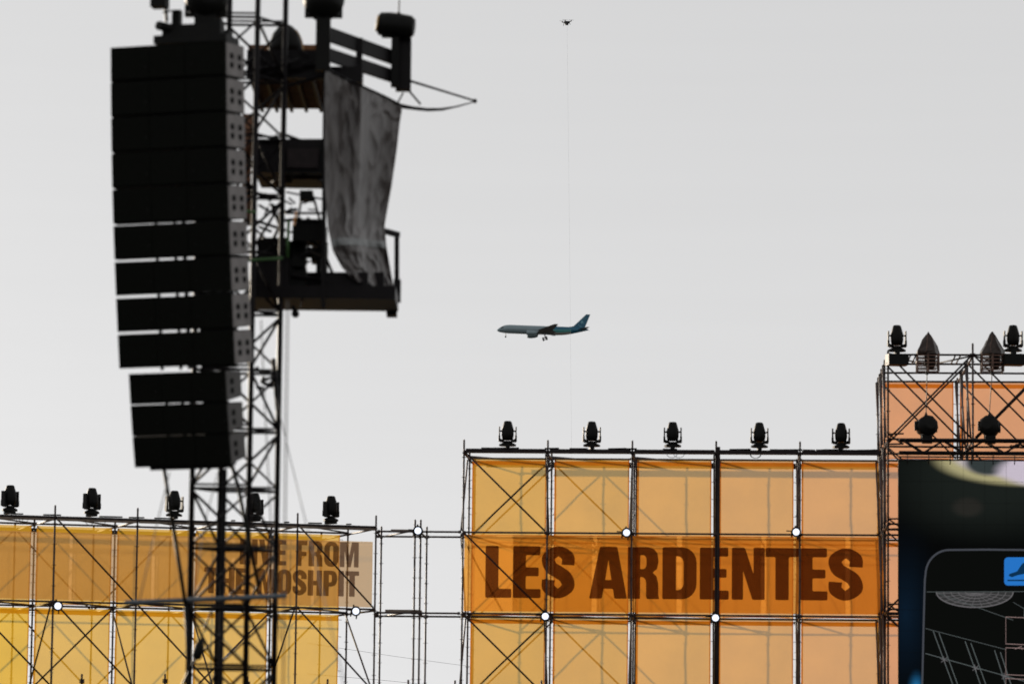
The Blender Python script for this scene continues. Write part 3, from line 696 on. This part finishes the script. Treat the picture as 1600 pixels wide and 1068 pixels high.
# clamp cluster on the mast
cl = MB()
cc = at(434, 596, YM); 
for k in range(14):
    a = Vector((random.uniform(-.33, .06), random.uniform(-.1, .1), random.uniform(-.1, .12))); cl.tube(cc+a, cc+a+Vector((random.uniform(-.1, .12), 0, random.uniform(-.1, .1))), .022, 6)
cl.tube(at(427, 560, YM), at(434, 640, YM), .03, 8)
tag(cl.build('clamp_cluster', M_truss), 'knot of clamps and hooks halfway up the lattice mast', 'clamps')
def px_tube(name, pts, r, m, label=None, cat=None, par=None, n=8):
    P = [at(*p) for p in pts]; b = MB().path(P, r, n)
    if par: return b.mesh(name, m)
    o = b.build(name, m, None, True); return tag(o, label, cat)
px_tube('tension_bar', [(256, 730, 45.9), (272, 830, 46.1), (290, 945, 46.3), (297, 1075, 46.5)], .024, M_black, 'thin black bar slanting down from the left underside of the speaker stack', 'bar')
px_tube('tension_bar', [(363, 728, 46.2), (372, 760, 46.3), (404, 915, 46.9)], .024, M_black, 'thin black bar slanting down from the right underside of the speaker stack', 'bar')
px_tube('cross_pole', [(195, 941, 46.6), (290, 937, 46.6), (448, 930, 46.6)], .030, M_pole, 'grey pole lying across the lattice mast low down', 'pole')
o = px_tube('hoist_chain', [(332, 950, 46.9), (318, 985, 46.9)], .012, M_truss, 'chain above the small hoist on the mast', 'chain')
hp = at(311, 1012, 46.9); hb = thing('chain_hoist', 'small black chain hoist hanging low at the left mast leg', 'hoist', T(hp) @ Matrix.Rotation(R(14), 4, 'Y'))
MB().lathe((0, 0, 0), (0, 0, 1), [(-.14, .035), (-.11, .06), (-.03, .065), (.02, .062), (.08, .04), (.13, .015)], 10).build('hoist_body', M_black, hb, True)
MB().path([(0, 0, -.13), (-.05, 0, -.3), (-.09, 0, -.55)], .016).build('hook', M_truss, hb)
px_tube('guy_rope', [(432, 622, 47.2), (445, 680, 44.5), (462, 750, 41.0), (480, 824, 37.5), (560, 1160, 26.5)], .0048, M_rope, 'pale grey guy rope slanting down to the right from the mast', 'rope')
px_tube('guy_rope', [(449.5, 470, 33), (446.5, 700, 33), (442, 1120, 33)], .0075, M_rope, 'blurred pale grey rope hanging straight down just right of the mast', 'rope')
px_tube('guy_rope', [(265, 738, 42), (246, 815, 40), (215, 950, 37)], .006, M_rope, 'pale rope slanting down left under the speaker stack', 'rope')
px_tube('guy_rope', [(340, 738, 42), (318, 825, 40), (300, 950, 38)], .0055, M_rope, 'pale rope slanting down behind the mast\'s left leg', 'rope')
px_tube('guy_rope', [(408, 500, 40), (414, 640, 40), (424, 830, 40), (438, 1000, 40)], .006, M_rope, 'pale rope inside the right half of the mast', 'rope')

# ------------------------------------------------------------------ loudspeaker array
AY = R(-15)                                          # yaw: right end nearer
aa = Vector((math.cos(AY), math.sin(AY), 0)); dd = Vector((-math.sin(AY), math.cos(AY), 0)); zz = Vector((0, 0, 1))
def cabinet(wf, hf, dep, flare, hr, ms_, nh, label):
    """origin at the middle of the front face's top edge; x along, y away, z up"""
    o = thing('speaker_cabinet', label, 'loudspeaker', None, 'hanging loudspeaker cabinets')
    xf, xr = wf/2, wf/2+flare; c_ = -hf/2
    vs = [(-xf, 0, 0), (xf, 0, 0), (xf, 0, -hf), (-xf, 0, -hf), (-xr, dep, c_+hr/2), (xr, dep, c_+hr/2), (xr, dep, c_-hr/2), (-xr, dep, c_-hr/2)]
    MB().add(vs, [(3, 2, 1, 0), (4, 5, 6, 7), (0, 1, 5, 4), (2, 3, 7, 6), (1, 2, 6, 5), (3, 0, 4, 7)]).build('cabinet_body', M_grille, o)
    for s in (-1, 1):                                # side cheeks
        e = s*.006
        P = [Vector((s*(xf+flare*t_)+e, dep*t_, c_+h_)) for t_, h_ in ((.10, hf/2*.97), (1, hr/2*.97), (1, -hr/2*.97), (.10, -hf/2*.97))]
        Q = [p+Vector((-s*.004, 0, 0)) for p in P]
        MB().add(P+Q, [(0, 1, 2, 3), (7, 6, 5, 4), (0, 4, 5, 1), (1, 5, 6, 2), (2, 6, 7, 3), (3, 7, 4, 0)]).build('side_panel', ms_, o)
        nrm = Vector((s*dep, -flare, 0)).normalized()
        cols = (.36, .76) if nh == 4 else (.42,)
        for t_ in cols:
            for h_ in (.055, -.055):
                c0 = Vector((s*(xf+flare*t_)+e, dep*t_, c_+h_-.01))
                MB().lathe(c0, nrm, [(-.02, .036), (.004, .040), (.006, .032)], 10).build('hand_grip', M_hole, o)
    # three grille bays with thin frames
    for a_, b__ in ((-xf+.01, -xf+wf*.34), (-xf+wf*.345, -xf+wf*.655), (-xf+wf*.66, xf-.01)):
        MB().box((a_, -.012, -hf+.012), (b__, 0.004, -.012)).build('grille', M_grille, o)
    for x_ in (-xf+.01, -.28, .30, xf-.03): MB().box((x_, -.02, -hf+.13), (x_+.02, -.008, -hf+.16)).build('latch', M_black, o)
    for x_, x2_ in ((-xf*.30, -xf*.30+.03), (.02, .05), (.13, .17), (.30, xf+flare*.3)): MB().box((x_, .05, -hf-.038), (x2_, .09, -hf+.0)).build('link_plate', M_black, o)
    return o
cur = at(350, 66, 45.0)                              # upper right front corner
wf = 1.435; hf = .402; pos = cur-aa*(wf/2)
RL = R(1.0)
tilt = [1.5, 2.2, 3.2, 4.2, 5.4, 6.6, 7.6, 8.3, 8.8]
names = ['topmost', 'second', 'third', 'fourth', 'fifth', 'sixth', 'seventh', 'eighth', 'ninth and last']
c0 = None
for i, a_ in enumerate(tilt):
    lab = 'large black speaker cabinet with grey side, %s from the stack\'s top' % names[i]
    if c0 is None: c0 = o = cabinet(wf, hf, .42, .100, .394, M_side, 4, lab)
    else: o = copy_tree(c0); o['label'] = lab
    a_ = R(a_); o.matrix_world = T(pos) @ rz(AY) @ Matrix.Rotation(-RL, 4, 'Y') @ Matrix.Rotation(a_, 4, 'X')
    dn = (dd*math.sin(a_)-zz*math.cos(a_)+aa*math.sin(RL)); pos = pos+dn*(hf+.024+(.004*i)*.35)
arr_bottom = pos.copy()
ppx = at(276, 584, pos.y)
pos = Vector((at(275.5, 584, pos.y+.1).x, pos.y+.06, at(276, 580.5, pos.y).z))
c1 = None
for i, a_ in enumerate((9.5, 11.5, 13.5)):
    lab = 'smaller dark speaker cabinet below the large ones, %s of the lower three' % ('upper', 'middle', 'lowest')[i]
    if c1 is None: c1 = o = cabinet(1.20, .368, .40, .07, .30, M_side2, 2, lab); o['group'] = 'smaller loudspeaker cabinets at the bottom'
    else: o = copy_tree(c1); o['label'] = lab
    a_ = R(a_); o.matrix_world = T(pos) @ rz(AY) @ Matrix.Rotation(-RL, 4, 'Y') @ Matrix.Rotation(a_, 4, 'X')
    dn = (dd*math.sin(a_)-zz*math.cos(a_)+aa*math.sin(RL)); pos = pos+dn*(.368+.012)
MB().box((-.42, .03, -.368-.045), (.56, .36, -.368-.004)).build('rail_bar', M_black, o)
# flying frame
ff = thing('flying_frame', 'black steel frame from which the speaker stack hangs', 'rigging frame', T(at(290, 66, 45.2)) @ rz(AY))
MB().box((-.42, .03, .005), (.50, .50, .10)).build('frame_bar', M_black, ff)
MB().box((-.32, .05, .10), (.42, .20, .23)).build('frame_bar', M_black, ff)
MB().box((-.32, .35, .10), (.42, .50, .20)).build('frame_bar', M_black, ff)
MB().box((-.22, .1, .23), (-.12, .2, .42)).build('lug', M_black, ff); MB().box((.30, .1, .2), (.4, .2, .3)).build('lug', M_black, ff)
px_tube('frame_beam', [(247, 40, 45.2), (300, 52, 45.6), (352, 62, 46.0)], .055, M_black, 'black beam running back above the speaker stack', 'beam')
bx = thing('hanging_box', 'small black box at the top edge above the speaker stack', 'box', T(at(250, 2, 45.2)) @ rz(R(-10)))
MB().box((-.10, -.08, -.08), (.09, .1, .16)).build('case', M_black, bx)
MB().tube((.07, 0, -.08), (.09, 0, -.25), .022).tube((.04, 0, -.14), (.14, 0, -.12), .012).build('hook', M_black, bx)

# big moving lights on the near tower (some cut by the upper edge)
def big_light(px, py, Y, hr, axis, col_h, label, prof=None, body_w=.09):
    c_ = at(px, py, Y); o = thing('big_stage_light', label, 'stage light', T(c_), 'big stage lights on the near tower')
    pf = prof or [(-hr*.9, hr*.45), (-hr*.7, hr*.8), (-hr*.1, hr), (hr*.4, hr*.95), (hr*.8, hr*.7), (hr*.9, hr*.4)]
    MB().lathe((0, 0, 0), axis, pf, 18).build('head', M_black, o, True)
    MB().box((-body_w, -body_w, -col_h), (body_w, body_w, -hr*.55)).build('base_column', M_black, o)
    MB().box((-hr*.95, -.05, -hr*.75), (-hr*.8, .05, .02)).box((hr*.8, -.05, -hr*.75), (hr*.95, .05, .02)).box((-hr*.95, -.05, -hr*.85), (hr*.95, .05, -hr*.7)).build('yoke', M_black, o)
    return o
big_light(506, 2, 48.0, .25, (.5, -.4, .25), .90, 'big black stage light cut by the top edge, beside the mast')
big_light(322, -2, 46.6, .27, (.2, -.6, .1), .52, 'big black stage light above the speaker stack, cut by the top edge', body_w=.13)
o = big_light(618, 40, 49.6, .19, (1, -.1, -.12), .82, 'black stage light with antenna on the outer column of the platform',
      prof=[(-.25, .09), (-.21, .15), (-.08, .165), (.08, .16), (.2, .15), (.25, .11)], body_w=.05)
MB().tube((.04, 0, .1), (.04, 0, .17), .03).tube((.04, 0, .15), (.045, 0, .34), .009).build('antenna', M_black, o)
MB().lathe((-.235, -.03, .02), (-1, -.1, .12), [(0, .11), (.02, .10)], 14).build('lens', mat('amber_glass', (.55, .33, .10), .3), o)
o = thing('domed_cover', 'dark domed cover standing on the platform just behind the mast', 'light cover', T(at(446, 84, 49.2)), None)
MB().lathe((0, 0, 0), (0, 0, 1), [(0, .23), (.12, .215), (.26, .17), (.35, .10), (.39, .03)], 18).build('dome', M_black, o, True)
MB().path([(.235*math.cos(t_/10*1.4)*1.0, -.1, .36*math.sin(t_/10*1.4)) for t_ in range(8)], .010).build('edge_line', mat('golden_edge', (.35, .22, .09), .4, .4), o)  # thin golden line along the dome's right edge

# ------------------------------------------------------------------ the platform on the mast
pf = thing('mast_platform', 'dark work platform bolted to the right of the mast', 'platform')
def slab(name, x0, x1, ytop, ybot, Y0, Y1, m, yaw=0., par=pf):
    a = at(x0, ytop, Y0); b = at(x1, ytop, Y0); zlo = at((x0+x1)/2, ybot, Y0).z
    return MB().add([(a.x, Y0, zlo), (b.x, Y0, zlo), (b.x, Y1, zlo), (a.x, Y1, zlo), (a.x, Y0, a.z), (b.x, Y0, b.z), (b.x, Y1, b.z), (a.x, Y1, a.z)],
        [(3, 2, 1, 0), (4, 5, 6, 7), (0, 1, 5, 4), (1, 2, 6, 5), (2, 3, 7, 6), (3, 0, 4, 7)]).build(name, m, par)
slab('upper_deck', 388, 507, 84, 118, 48.7, 51.2, M_ply); slab('deck_fascia', 388, 507, 70, 118, 51.21, 51.26, M_ply)
slab('upper_deck_edge', 386, 509, 78, 122, 48.55, 48.69, M_truss)
for k in range(5): slab('joist', 390+24*k, 395+24*k, 112, 127, 48.75, 51.1, M_truss)
for (a, b) in (((400, 120), (500, 100)), ((392, 100), (450, 130)), ((447, 135), (506, 118))): 
    MB().tube(at(a[0], a[1], 48.4), at(b[0], b[1], 48.5), .02).build('strut', M_truss, pf)
MB().beam(at(509.5, -20, 48.2), at(505, 482, 48.2), .055, .055, (0, 1, 0)).build('post', M_truss, pf)
MB().beam(at(511, 53, 48.25), at(619, 92, 49.75), .05, .185).build('side_beam', M_truss, pf)
MB().beam(at(511, 85, 48.25), at(619, 121, 49.75), .05, .17).build('side_beam', M_truss, pf)
MB().beam(at(562, 60, 48.9), at(560, 135, 48.9), .08, .08, (0, 1, 0)).build('post', M_truss, pf)
MB().beam(at(631, 60, 49.8), at(630, 142, 49.8), .20, .18, (0, 1, 0)).build('post', M_truss, pf)
slab('roof_plate', 512, 566, 104, 128, 48.6, 49.0, M_truss)
MB().beam(at(630, 145, 49.7), at(622, 160, 49.7), .02, .02, (0, 1, 0)).build('hook', M_truss, pf)
slab('middle_deck', 399, 508, 217, 270, 48.3, 49.6, M_truss)
slab('middle_deck_panel', 449, 498, 232, 262, 48.22, 48.29, M_dark)
slab('middle_deck_plate', 446, 505, 272, 280, 48.6, 49.4, M_truss)
slab('lower_deck', 386, 618, 446, 466, 48.2, 49.5, M_truss)
slab('lower_deck_rear', 400, 600, 425, 446, 48.9, 50.2, M_truss)
slab('toe_board', 392, 452, 402, 446, 48.25, 48.4, M_truss)
slab('toe_board', 510, 575, 425, 446, 48.25, 48.4, M_truss)
MB().beam(at(601, 361, 49.4), at(623, 367, 49.6), .05, .07).build('rail_top', M_truss, pf)
MB().beam(at(620, 364, 49.6), at(620, 465, 49.6), .062, .062, (0, 1, 0)).build('rail_post', M_truss, pf)
slab('rail_foot', 615, 626, 436, 470, 49.5, 49.7, M_truss)
slab('hanger', 604, 620, 466, 492, 49.5, 49.8, M_truss)
MB().tube(at(597, 466, 49.5), at(608, 482, 49.5), .03).build('hanger', M_truss, pf)
MB().tube(at(457, 478, 48.4), at(461, 486, 48.4), .03).build('hook', M_truss, pf)
MB().lathe(at(461.5, 490, 48.4), (0, 1, 0), [(-.03, .05), (.03, .05)], 12).build('castor', M_truss, pf)
for (x0, y0, x1, y1, r_) in ((404, 320, 446, 345, .016), (400, 345, 447, 360, .02), (404, 400, 447, 372, .016), (446, 333, 508, 333, .016), (447, 300, 508, 312, .012), (506, 395, 525, 440, .02), (470, 400, 512, 380, .022), (455, 430, 512, 440, .03), (380, 235, 400, 262, .02), (382, 268, 400, 250, .02), (382, 285, 400, 310, .02)):
    MB().tube(at(x0, y0, 48.35), at(x1, y1, 48.45), r_).build('strut', M_truss, pf)
MB().path([at(424, 318, 48.3), at(437, 352, 48.3), at(428, 372, 48.3), at(445, 392, 48.3)], .022).build('hose', M_truss, pf)
# rust coloured sheet and green straps
o = MB().grid(lambda u, v: at(379+u*(17-4*v)+1.5*math.sin(v*9), 178+v*175, 48.7+.05*math.sin(v*11+u*5)), 6, 18).build('hanging_sheet', M_rust, None, True)
tag(o, 'narrow rust brown sheet hanging between the speakers and the mast', 'sheet')
px_tube('green_strap', [(385, 407, 47.3), (442, 403, 47.3)], .018, M_green, 'green strap stretched level across the lower mast platform', 'strap')
px_tube('green_strap', [(385, 330, 47.3), (400, 331, 47.3)], .018, M_green, 'short green strap next to the speaker sides', 'strap')
px_tube('green_strap', [(451, 345, 48.1), (449, 402, 48.1)], .02, M_green, 'upright green strap in front of the black cases', 'strap')
# equipment on the platform
o = thing('flight_case', 'black equipment case on the lower platform beside the tarpaulin', 'case')
slab('case_body', 457, 509, 350, 376, 48.5, 49.0, M_black, par=o); slab('case_lid', 462, 505, 342, 351, 48.55, 48.95, M_black, par=o)
o = thing('flight_case', 'black equipment case standing left on the lower platform, inside the mast', 'case')
slab('case_body', 402, 452, 375, 440, 48.6, 49.1, M_black, par=o); slab('case_lid', 405, 449, 371, 376, 48.65, 49.05, M_black, par=o)
o = thing('winch', 'round black winch low on the platform in front of the cases', 'winch')
MB().lathe(at(466, 412, 48.5), (0, 1, 0), [(-.1, .10), (.1, .10)], 14).build('drum', M_black, o); slab('winch_base', 452, 478, 416, 446, 48.4, 48.7, M_black, par=o)
slab('winch_arm', 478, 512, 386, 402, 48.5, 48.6, M_black, par=o); slab('winch_arm', 494, 502, 402, 428, 48.5, 48.6, M_black, par=o)
o = thing('tripod_lamp', 'small black lamp on splayed legs in the middle of the platform', 'lamp')
MB().box(tuple(at(468, 312, 48.3)+Vector((0, 0, 0))), tuple(at(490, 301, 48.5))).build('lamp_head', M_black, o)
MB().tube(at(472, 306, 48.4), at(465, 345, 48.4), .016).build('leg', M_black, o); MB().tube(at(489, 306, 48.4), at(500, 345, 48.4), .016).build('leg', M_black, o)
MB().tube(at(467, 333, 48.4), at(497, 332, 48.4), .012).build('crossbar', M_black, o)
MB().tube(at(463, 330, 48.1), at(459, 352, 48.1), .016).build('handle', mat('orange_handle', (.6, .25, .06), .5), o)
for k_, (x0, y0, x1, y1) in enumerate(((447, 376, 478, 408), (450, 408, 474, 446), (486, 396, 500, 408), (500, 380, 511, 446), (474, 426, 500, 446), (486, 376, 500, 382))):
    slab('case_stack', x0, x1, y0, y1, 48.9+.03*k_, 49.3, M_black, par=o)
rg = MB()
random.seed(21)
for k_ in range(70):
    x0 = random.uniform(388, 505); y0 = random.choice((random.uniform(86, 118), random.uniform(205, 290), random.uniform(300, 350), random.uniform(345, 470)))
    if 446 < x0 < 505 and 125 < y0 < 215: continue
    if x0 > 440 and 285 < y0 < 340 and random.random() < .6: continue
    rg.tube(at(x0, y0, 48.2+random.random()*.5), at(min(506, x0+random.uniform(-22, 30)), y0+random.uniform(-12, 12), 48.3+random.random()*.5), random.uniform(.010, .024), 6)
rgo = rg.build('rigging_clutter', M_truss, pf); rgo['kind'] = 'stuff'
# tarpaulin
LE = [(508, 106), (507, 160), (507, 230), (508, 300), (512, 355), (520, 392), (534, 418), (550, 434)]
RE = [(629, 166), (625, 190), (620, 235), (612, 290), (601, 352), (604, 385), (611, 425), (617, 458)]
def lerp(Lst, v):
    k = v*(len(Lst)-1); i = min(int(k), len(Lst)-2); f_ = k-i; return (Lst[i][0]*(1-f_)+Lst[i+1][0]*f_, Lst[i][1]*(1-f_)+Lst[i+1][1]*f_)
def tf(u, v):
    l, r_ = lerp(LE, v), lerp(RE, v); x = l[0]+(r_[0]-l[0])*u; y = l[1]+(r_[1]-l[1])*u
    if v > .95: y += 3*math.sin(u*14)
    if v < .05: y += 1.2*math.sin(u*6)
    pinch = math.exp(-((v-.68)/.10)**2)
    rd = lambda p: abs(noise.noise(Vector(p)))
    f_ = .045*math.sin(u*8+1.2*v+.6)+.10*(rd((u*2.4+v*1.4, v*2.0, 1.3))-.25)+.07*(rd((u*4-v*2.2, v*4.5, 4.1))-.25)*(.6+v)
    f_ += .055*(rd((u*6+v*3.5, v*5-u*2, 7.7))-.2)*(.15+v)+.06*rd((u*11, v*2.5, 2.2))*max(0, v-.5)*2+.07*(rd((u*5+v*9, v*7-u*4, 5.5))-.2)*max(0, v-.55)*2+.035*(rd((u*7-v*7, v*9+u*5, 9.5))-.2)+.006*noise.noise(Vector((u*18, v*20, 3)))
    f_ += -.09*max(0, 1-abs(u-.46-.1*v)/.12)*(1-v)
    return tuple(at(x, y, 47.95+u*1.35+f_*1.7-.12*pinch))
tp = MB().grid(tf, 90, 110).build('tarpaulin', M_tarp, None, True); tag(tp, 'wrinkled dark grey tarpaulin hung down the right side of the platform', 'tarpaulin')
def tb_(u, v):
    p = Vector(tf(.02+.96*u, .645+.045*v-.012*math.sin(u*5)+.02*u)); return tuple(p+Vector((0, -.015, 0)))
MB().grid(tb_, 40, 3).build('tape_band', M_tape, tp, True)
MB().path([Vector(tf(k/20, 0))+Vector((0, -.01, .0)) for k in range(21)], .016).build('top_rope', M_truss, tp)
# boom to the right
bo = thing('boom_arm', 'thin dark boom with a sagging cable reaching right from the platform', 'boom')
MB().tube(at(642, 127, 49.8), at(743, 158, 50.6), .018, 8, .014).build('boom_tube', M_truss, bo)
MB().tube(at(639, 142, 49.8), at(657, 163, 49.9), .014).build('stay', M_truss, bo)
pts = [(600, 155), (622, 165), (645, 169), (668, 171.5), (690, 171), (712, 167), (742, 159)]; rr2 = [.028, .034, .026, .024, .02, .012, .008]
cb = MB()
for i in range(len(pts)-1): cb.tube(at(*pts[i], 49.6+.16*i), at(*pts[i+1], 49.6+.16*(i+1)), rr2[i], 8, rr2[i+1])
cb.build('sagging_cable', M_truss, bo, True)
MB().lathe(at(742, 158, 50.6), (0, 1, 0), [(-.02, .03), (.02, .03)], 8).build('tip', M_truss, bo)

# ------------------------------------------------------------------ airliner
DP = 2280.0; pc = at(848, 516, DP)
air = thing('airliner', 'airliner with teal tail flying left with its wheels down', 'aeroplane', T(pc) @ rz(R(-2)) @ Matrix.Rotation(R(1.7), 4, 'Y'))
M_fus = mat('grey_white_paint', (.21, .275, .30), .45, 0, .06, .3); M_teal = mat('teal_paint', (.008, .10, .17), .45, 0, .1, .4); M_teal2 = mat('sea_green_paint', (.04, .22, .21), .45, 0, .1, .4)
M_bge = mat('beige_paint', (.34, .33, .30), .5); M_wing = mat('wing_grey', (.17, .18, .20), .45); M_tyre = mat('tyre', (.015, .015, .015), .8); M_lt = mat('pale_blue_paint', (.16, .36, .44), .5)
# x: forward is -x. fuselage profile (x, z centre, radius z, radius y)
FP = [(-27.3, -.9, .15), (-26.9, -.85, .7), (-25.8, -.6, 1.35), (-24.2, -.25, 1.95), (-22.4, 0, 2.4), (-20.2, .05, 2.6), (-10, .05, 2.62), (0, .05, 2.62), (9, .05, 2.62), (13, .2, 2.5), (17, .55, 2.1), (21, .95, 1.55), (24, 1.2, 1.0), (26.6, 1.35, .45), (27.3, 1.4, .2)]
def fus(x):
    for a, b in zip(FP, FP[1:]):
        if a[0] <= x <= b[0]:
            t_ = (x-a[0])/(b[0]-a[0]); return (a[1]+(b[1]-a[1])*t_, a[2]+(b[2]-a[2])*t_)
    return FP[-1][1:]
def fus_section(x0, x1, n, name, m, a0=0, a1=360, k=1.0):
    def f(u, v):
        x = x0+(x1-x0)*u; zc, r_ = fus(x); t_ = R(a0+(a1-a0)*v); return (x, -r_*k*math.cos(t_), zc+r_*k*math.sin(t_))
    return MB().grid(f, n, 24).build(name, m, air, True)
fus_section(-27.3, 9.0, 40, 'fuselage', M_fus); fus_section(9.0, 27.3, 26, 'rear_fuselage', M_teal)
fus_section(3.5, 9.0, 8, 'livery_band', M_teal, 5, 80, 1.01); fus_section(6.0, 17, 12, 'livery_band', M_teal2, -28, 12, 1.012); fus_section(4.0, 17, 14, 'livery_band', M_bge, -75, -20, 1.008); fus_section(-24.9, -23.6, 3, 'cockpit_window', M_tyre, 18, 48, 1.012)
def wing(name, pts, th, m):                          # pts: LE root, LE tip, TE tip, TE root
    P = [Vector(p) for p in pts]; n = (P[1]-P[0]).cross(P[3]-P[0]).normalized()*th
    mid = [(P[0]*.65+P[3]*.35)+n, (P[1]*.65+P[2]*.35)+n*.35, (P[0]*.65+P[3]*.35)-n, (P[1]*.65+P[2]*.35)-n*.35]
    return MB().add(P+mid, [(0, 4, 5, 1), (4, 3, 2, 5), (0, 1, 7, 6), (6, 7, 2, 3), (1, 5, 2, 7), (0, 6, 3, 4)]).build(name, m, air)
for s in (-1, 1):
    wing('wing', ((-6.5, s*2.2, -1.5), (7.2, s*23.6, 1.3), (9.8, s*23.6, 1.3), (4.6, s*2.2, -1.7)), .5, M_wing)
    wing('flap', ((3.5, s*2.8, -1.8), (6.0, s*11, -.9), (8.0, s*11, -1.6), (6.6, s*2.8, -2.8)), .12, M_wing)
    MB().lathe((-6.0, s*8, -2.6), (1, 0, 0), [(-3.3, 1.15), (-3.0, 1.35), (-1.5, 1.5), (1.0, 1.25), (2.3, .8), (3.0, .35)], 16).build('engine', M_fus, air, True)
    MB().add([(-7, s*8-.15, -1.3), (-2, s*8-.15, -.9), (-2, s*8+.15, -.9), (-7, s*8+.15, -1.3), (-6, s*8-.15, -2.3), (-3, s*8-.15, -2.3), (-3, s*8+.15, -2.3), (-6, s*8+.15, -2.3)], [(0, 1, 2, 3), (7, 6, 5, 4), (0, 4, 5, 1), (1, 5, 6, 2), (2, 6, 7, 3), (3, 7, 4, 0)]).build('pylon', M_fus, air)
    wing('tailplane', ((20.5, s*.9, 1.3), (26.3, s*9.0, 2.0), (28.2, s*9.0, 2.0), (25.4, s*.8, 1.3)), .2, M_wing)
    gp = Vector((1.6, s*4.6, -4.9))
    MB().tube((1.2, s*4.2, -2.0), gp+Vector((0, 0, .5)), .28).build('main_gear_leg', M_wing, air)
    for dx, dz_ in ((-1.0, -.35), (.9, .35)):
        for dy in (-.6, .6): MB().lathe(gp+Vector((dx, dy-.2, dz_)), (0, 1, 0), [(0, .6), (.4, .6)], 12).build('main_wheel', M_tyre, air)
    MB().beam(gp+Vector((-1, 0, -.35)), gp+Vector((.9, 0, .35)), .3, .3).build('bogie', M_wing, air)
MB().tube((-22, 0, -2.2), (-22, 0, -4.3), .18).build('nose_gear_leg', M_wing, air)
for dy in (-.45, .15): MB().lathe((-22, dy, -4.6), (0, 1, 0), [(0, .5), (.3, .5)], 12).build('nose_wheel', M_tyre, air)
# fin
fz = [(15.2, 2.55), (18.3, 3.2), (25.6, 10.6), (28.0, 10.6), (24.9, 1.9)]
MB().add([(x, -.22, z) for x, z in fz]+[(x, .22, z) for x, z in fz], [(0, 1, 2, 3, 4), (9, 8, 7, 6, 5)]+[(i, i+5, (i+1) % 5+5, (i+1) % 5) for i in range(5)]).build('fin', M_teal, air); fin = air.children[-1] if 0 else [c_ for c_ in bpy.data.objects if c_.name == 'fin'][0]
st = []
for k in range(10):
    r_ = 1.25 if k % 2 == 0 else .5; t_ = R(90+k*36+12); st.append((23.3+r_*math.cos(t_), -.27, 5.9+r_*1.1*math.sin(t_)))
MB().add(st+[(p[0], -.23, p[2]) for p in st], [tuple(range(10))]).build('fin_star', M_lt, fin)
MB().path([(22.9+1.9*math.cos(R(a_)), -.26, 4.9+1.9*math.sin(R(a_))) for a_ in range(110, 300, 20)], .12, 5).build('fin_ring', M_lt, fin)
MB().path([(24.7+.3*k, -.26, 8.2+.55*math.sin(k*1.1)) for k in range(-3, 4)], .12, 5).build('fin_stripe', M_lt, fin)

# ------------------------------------------------------------------ drone with tether
dp = at(885.5, 35.5, 150); dr = thing('drone', 'tiny dark quadcopter drone high in the sky', 'drone', T(dp) @ rz(R(25)) @ Matrix.Rotation(R(-4), 4, 'Y'))
M_dr = mat('drone_plastic', (.02, .016, .025), .5)
MB().lathe((0, 0, 0), (1, 0, 0), [(-.11, .03), (-.08, .055), (.06, .06), (.11, .035)], 10, 1, 1).build('body', M_dr, dr, True)
MB().box((-.05, -.05, -.10), (.04, .05, -.05)).build('camera_pod', M_dr, dr)
for i in range(4):
    t_ = R(45+90*i); e = Vector((math.cos(t_)*.19, math.sin(t_)*.19, .03))
    MB().tube((0, 0, .01), e, .014, 6).build('arm', M_dr, dr); MB().tube(e, e+Vector((0, 0, .05)), .02, 8).build('motor', M_dr, dr)
    MB().box((e.x-.11, e.y-.012, e.z+.05), (e.x+.11, e.y+.012, e.z+.055)).build('rotor', M_dr, dr)
    MB().tube(e*.6, Vector((e.x*.75, e.y*.75, -.11)), .009, 5).build('landing_leg', M_dr, dr)
px_tube('tether', [(886, 38, 150), (890, 380, 150), (893, 690, 150), (895, 1230, 150)], .0016, mat('tether_grey', (.4, .4, .41), .8), 'hair thin tether running straight down from the drone', 'cable', n=5)
# far cable with marker ball
px_tube('far_cable', [(480, 1004, 200), (540, 1013, 200), (620, 1025, 200), (740, 1041, 200)], .008, mat('far_cable_grey', (.3, .3, .3), .8), 'faint thin cable far behind the bare scaffold', 'cable', n=5)
px_tube('far_cable', [(480, 1052, 200), (600, 1062, 200), (740, 1076, 200)], .008, M_rope, 'second faint cable near the bottom behind the bare scaffold', 'cable', n=5)
bp = at(540, 1013.5, 199.9); bl = MB().lathe(bp, (0, 0, 1), [(-.05, .02), (-.035, .045), (0, .055), (.035, .045), (.05, .02)], 12).build('marker_ball', M_hole, None, True); tag(bl, 'tiny black ball on the faint cable behind the scaffold', 'ball')
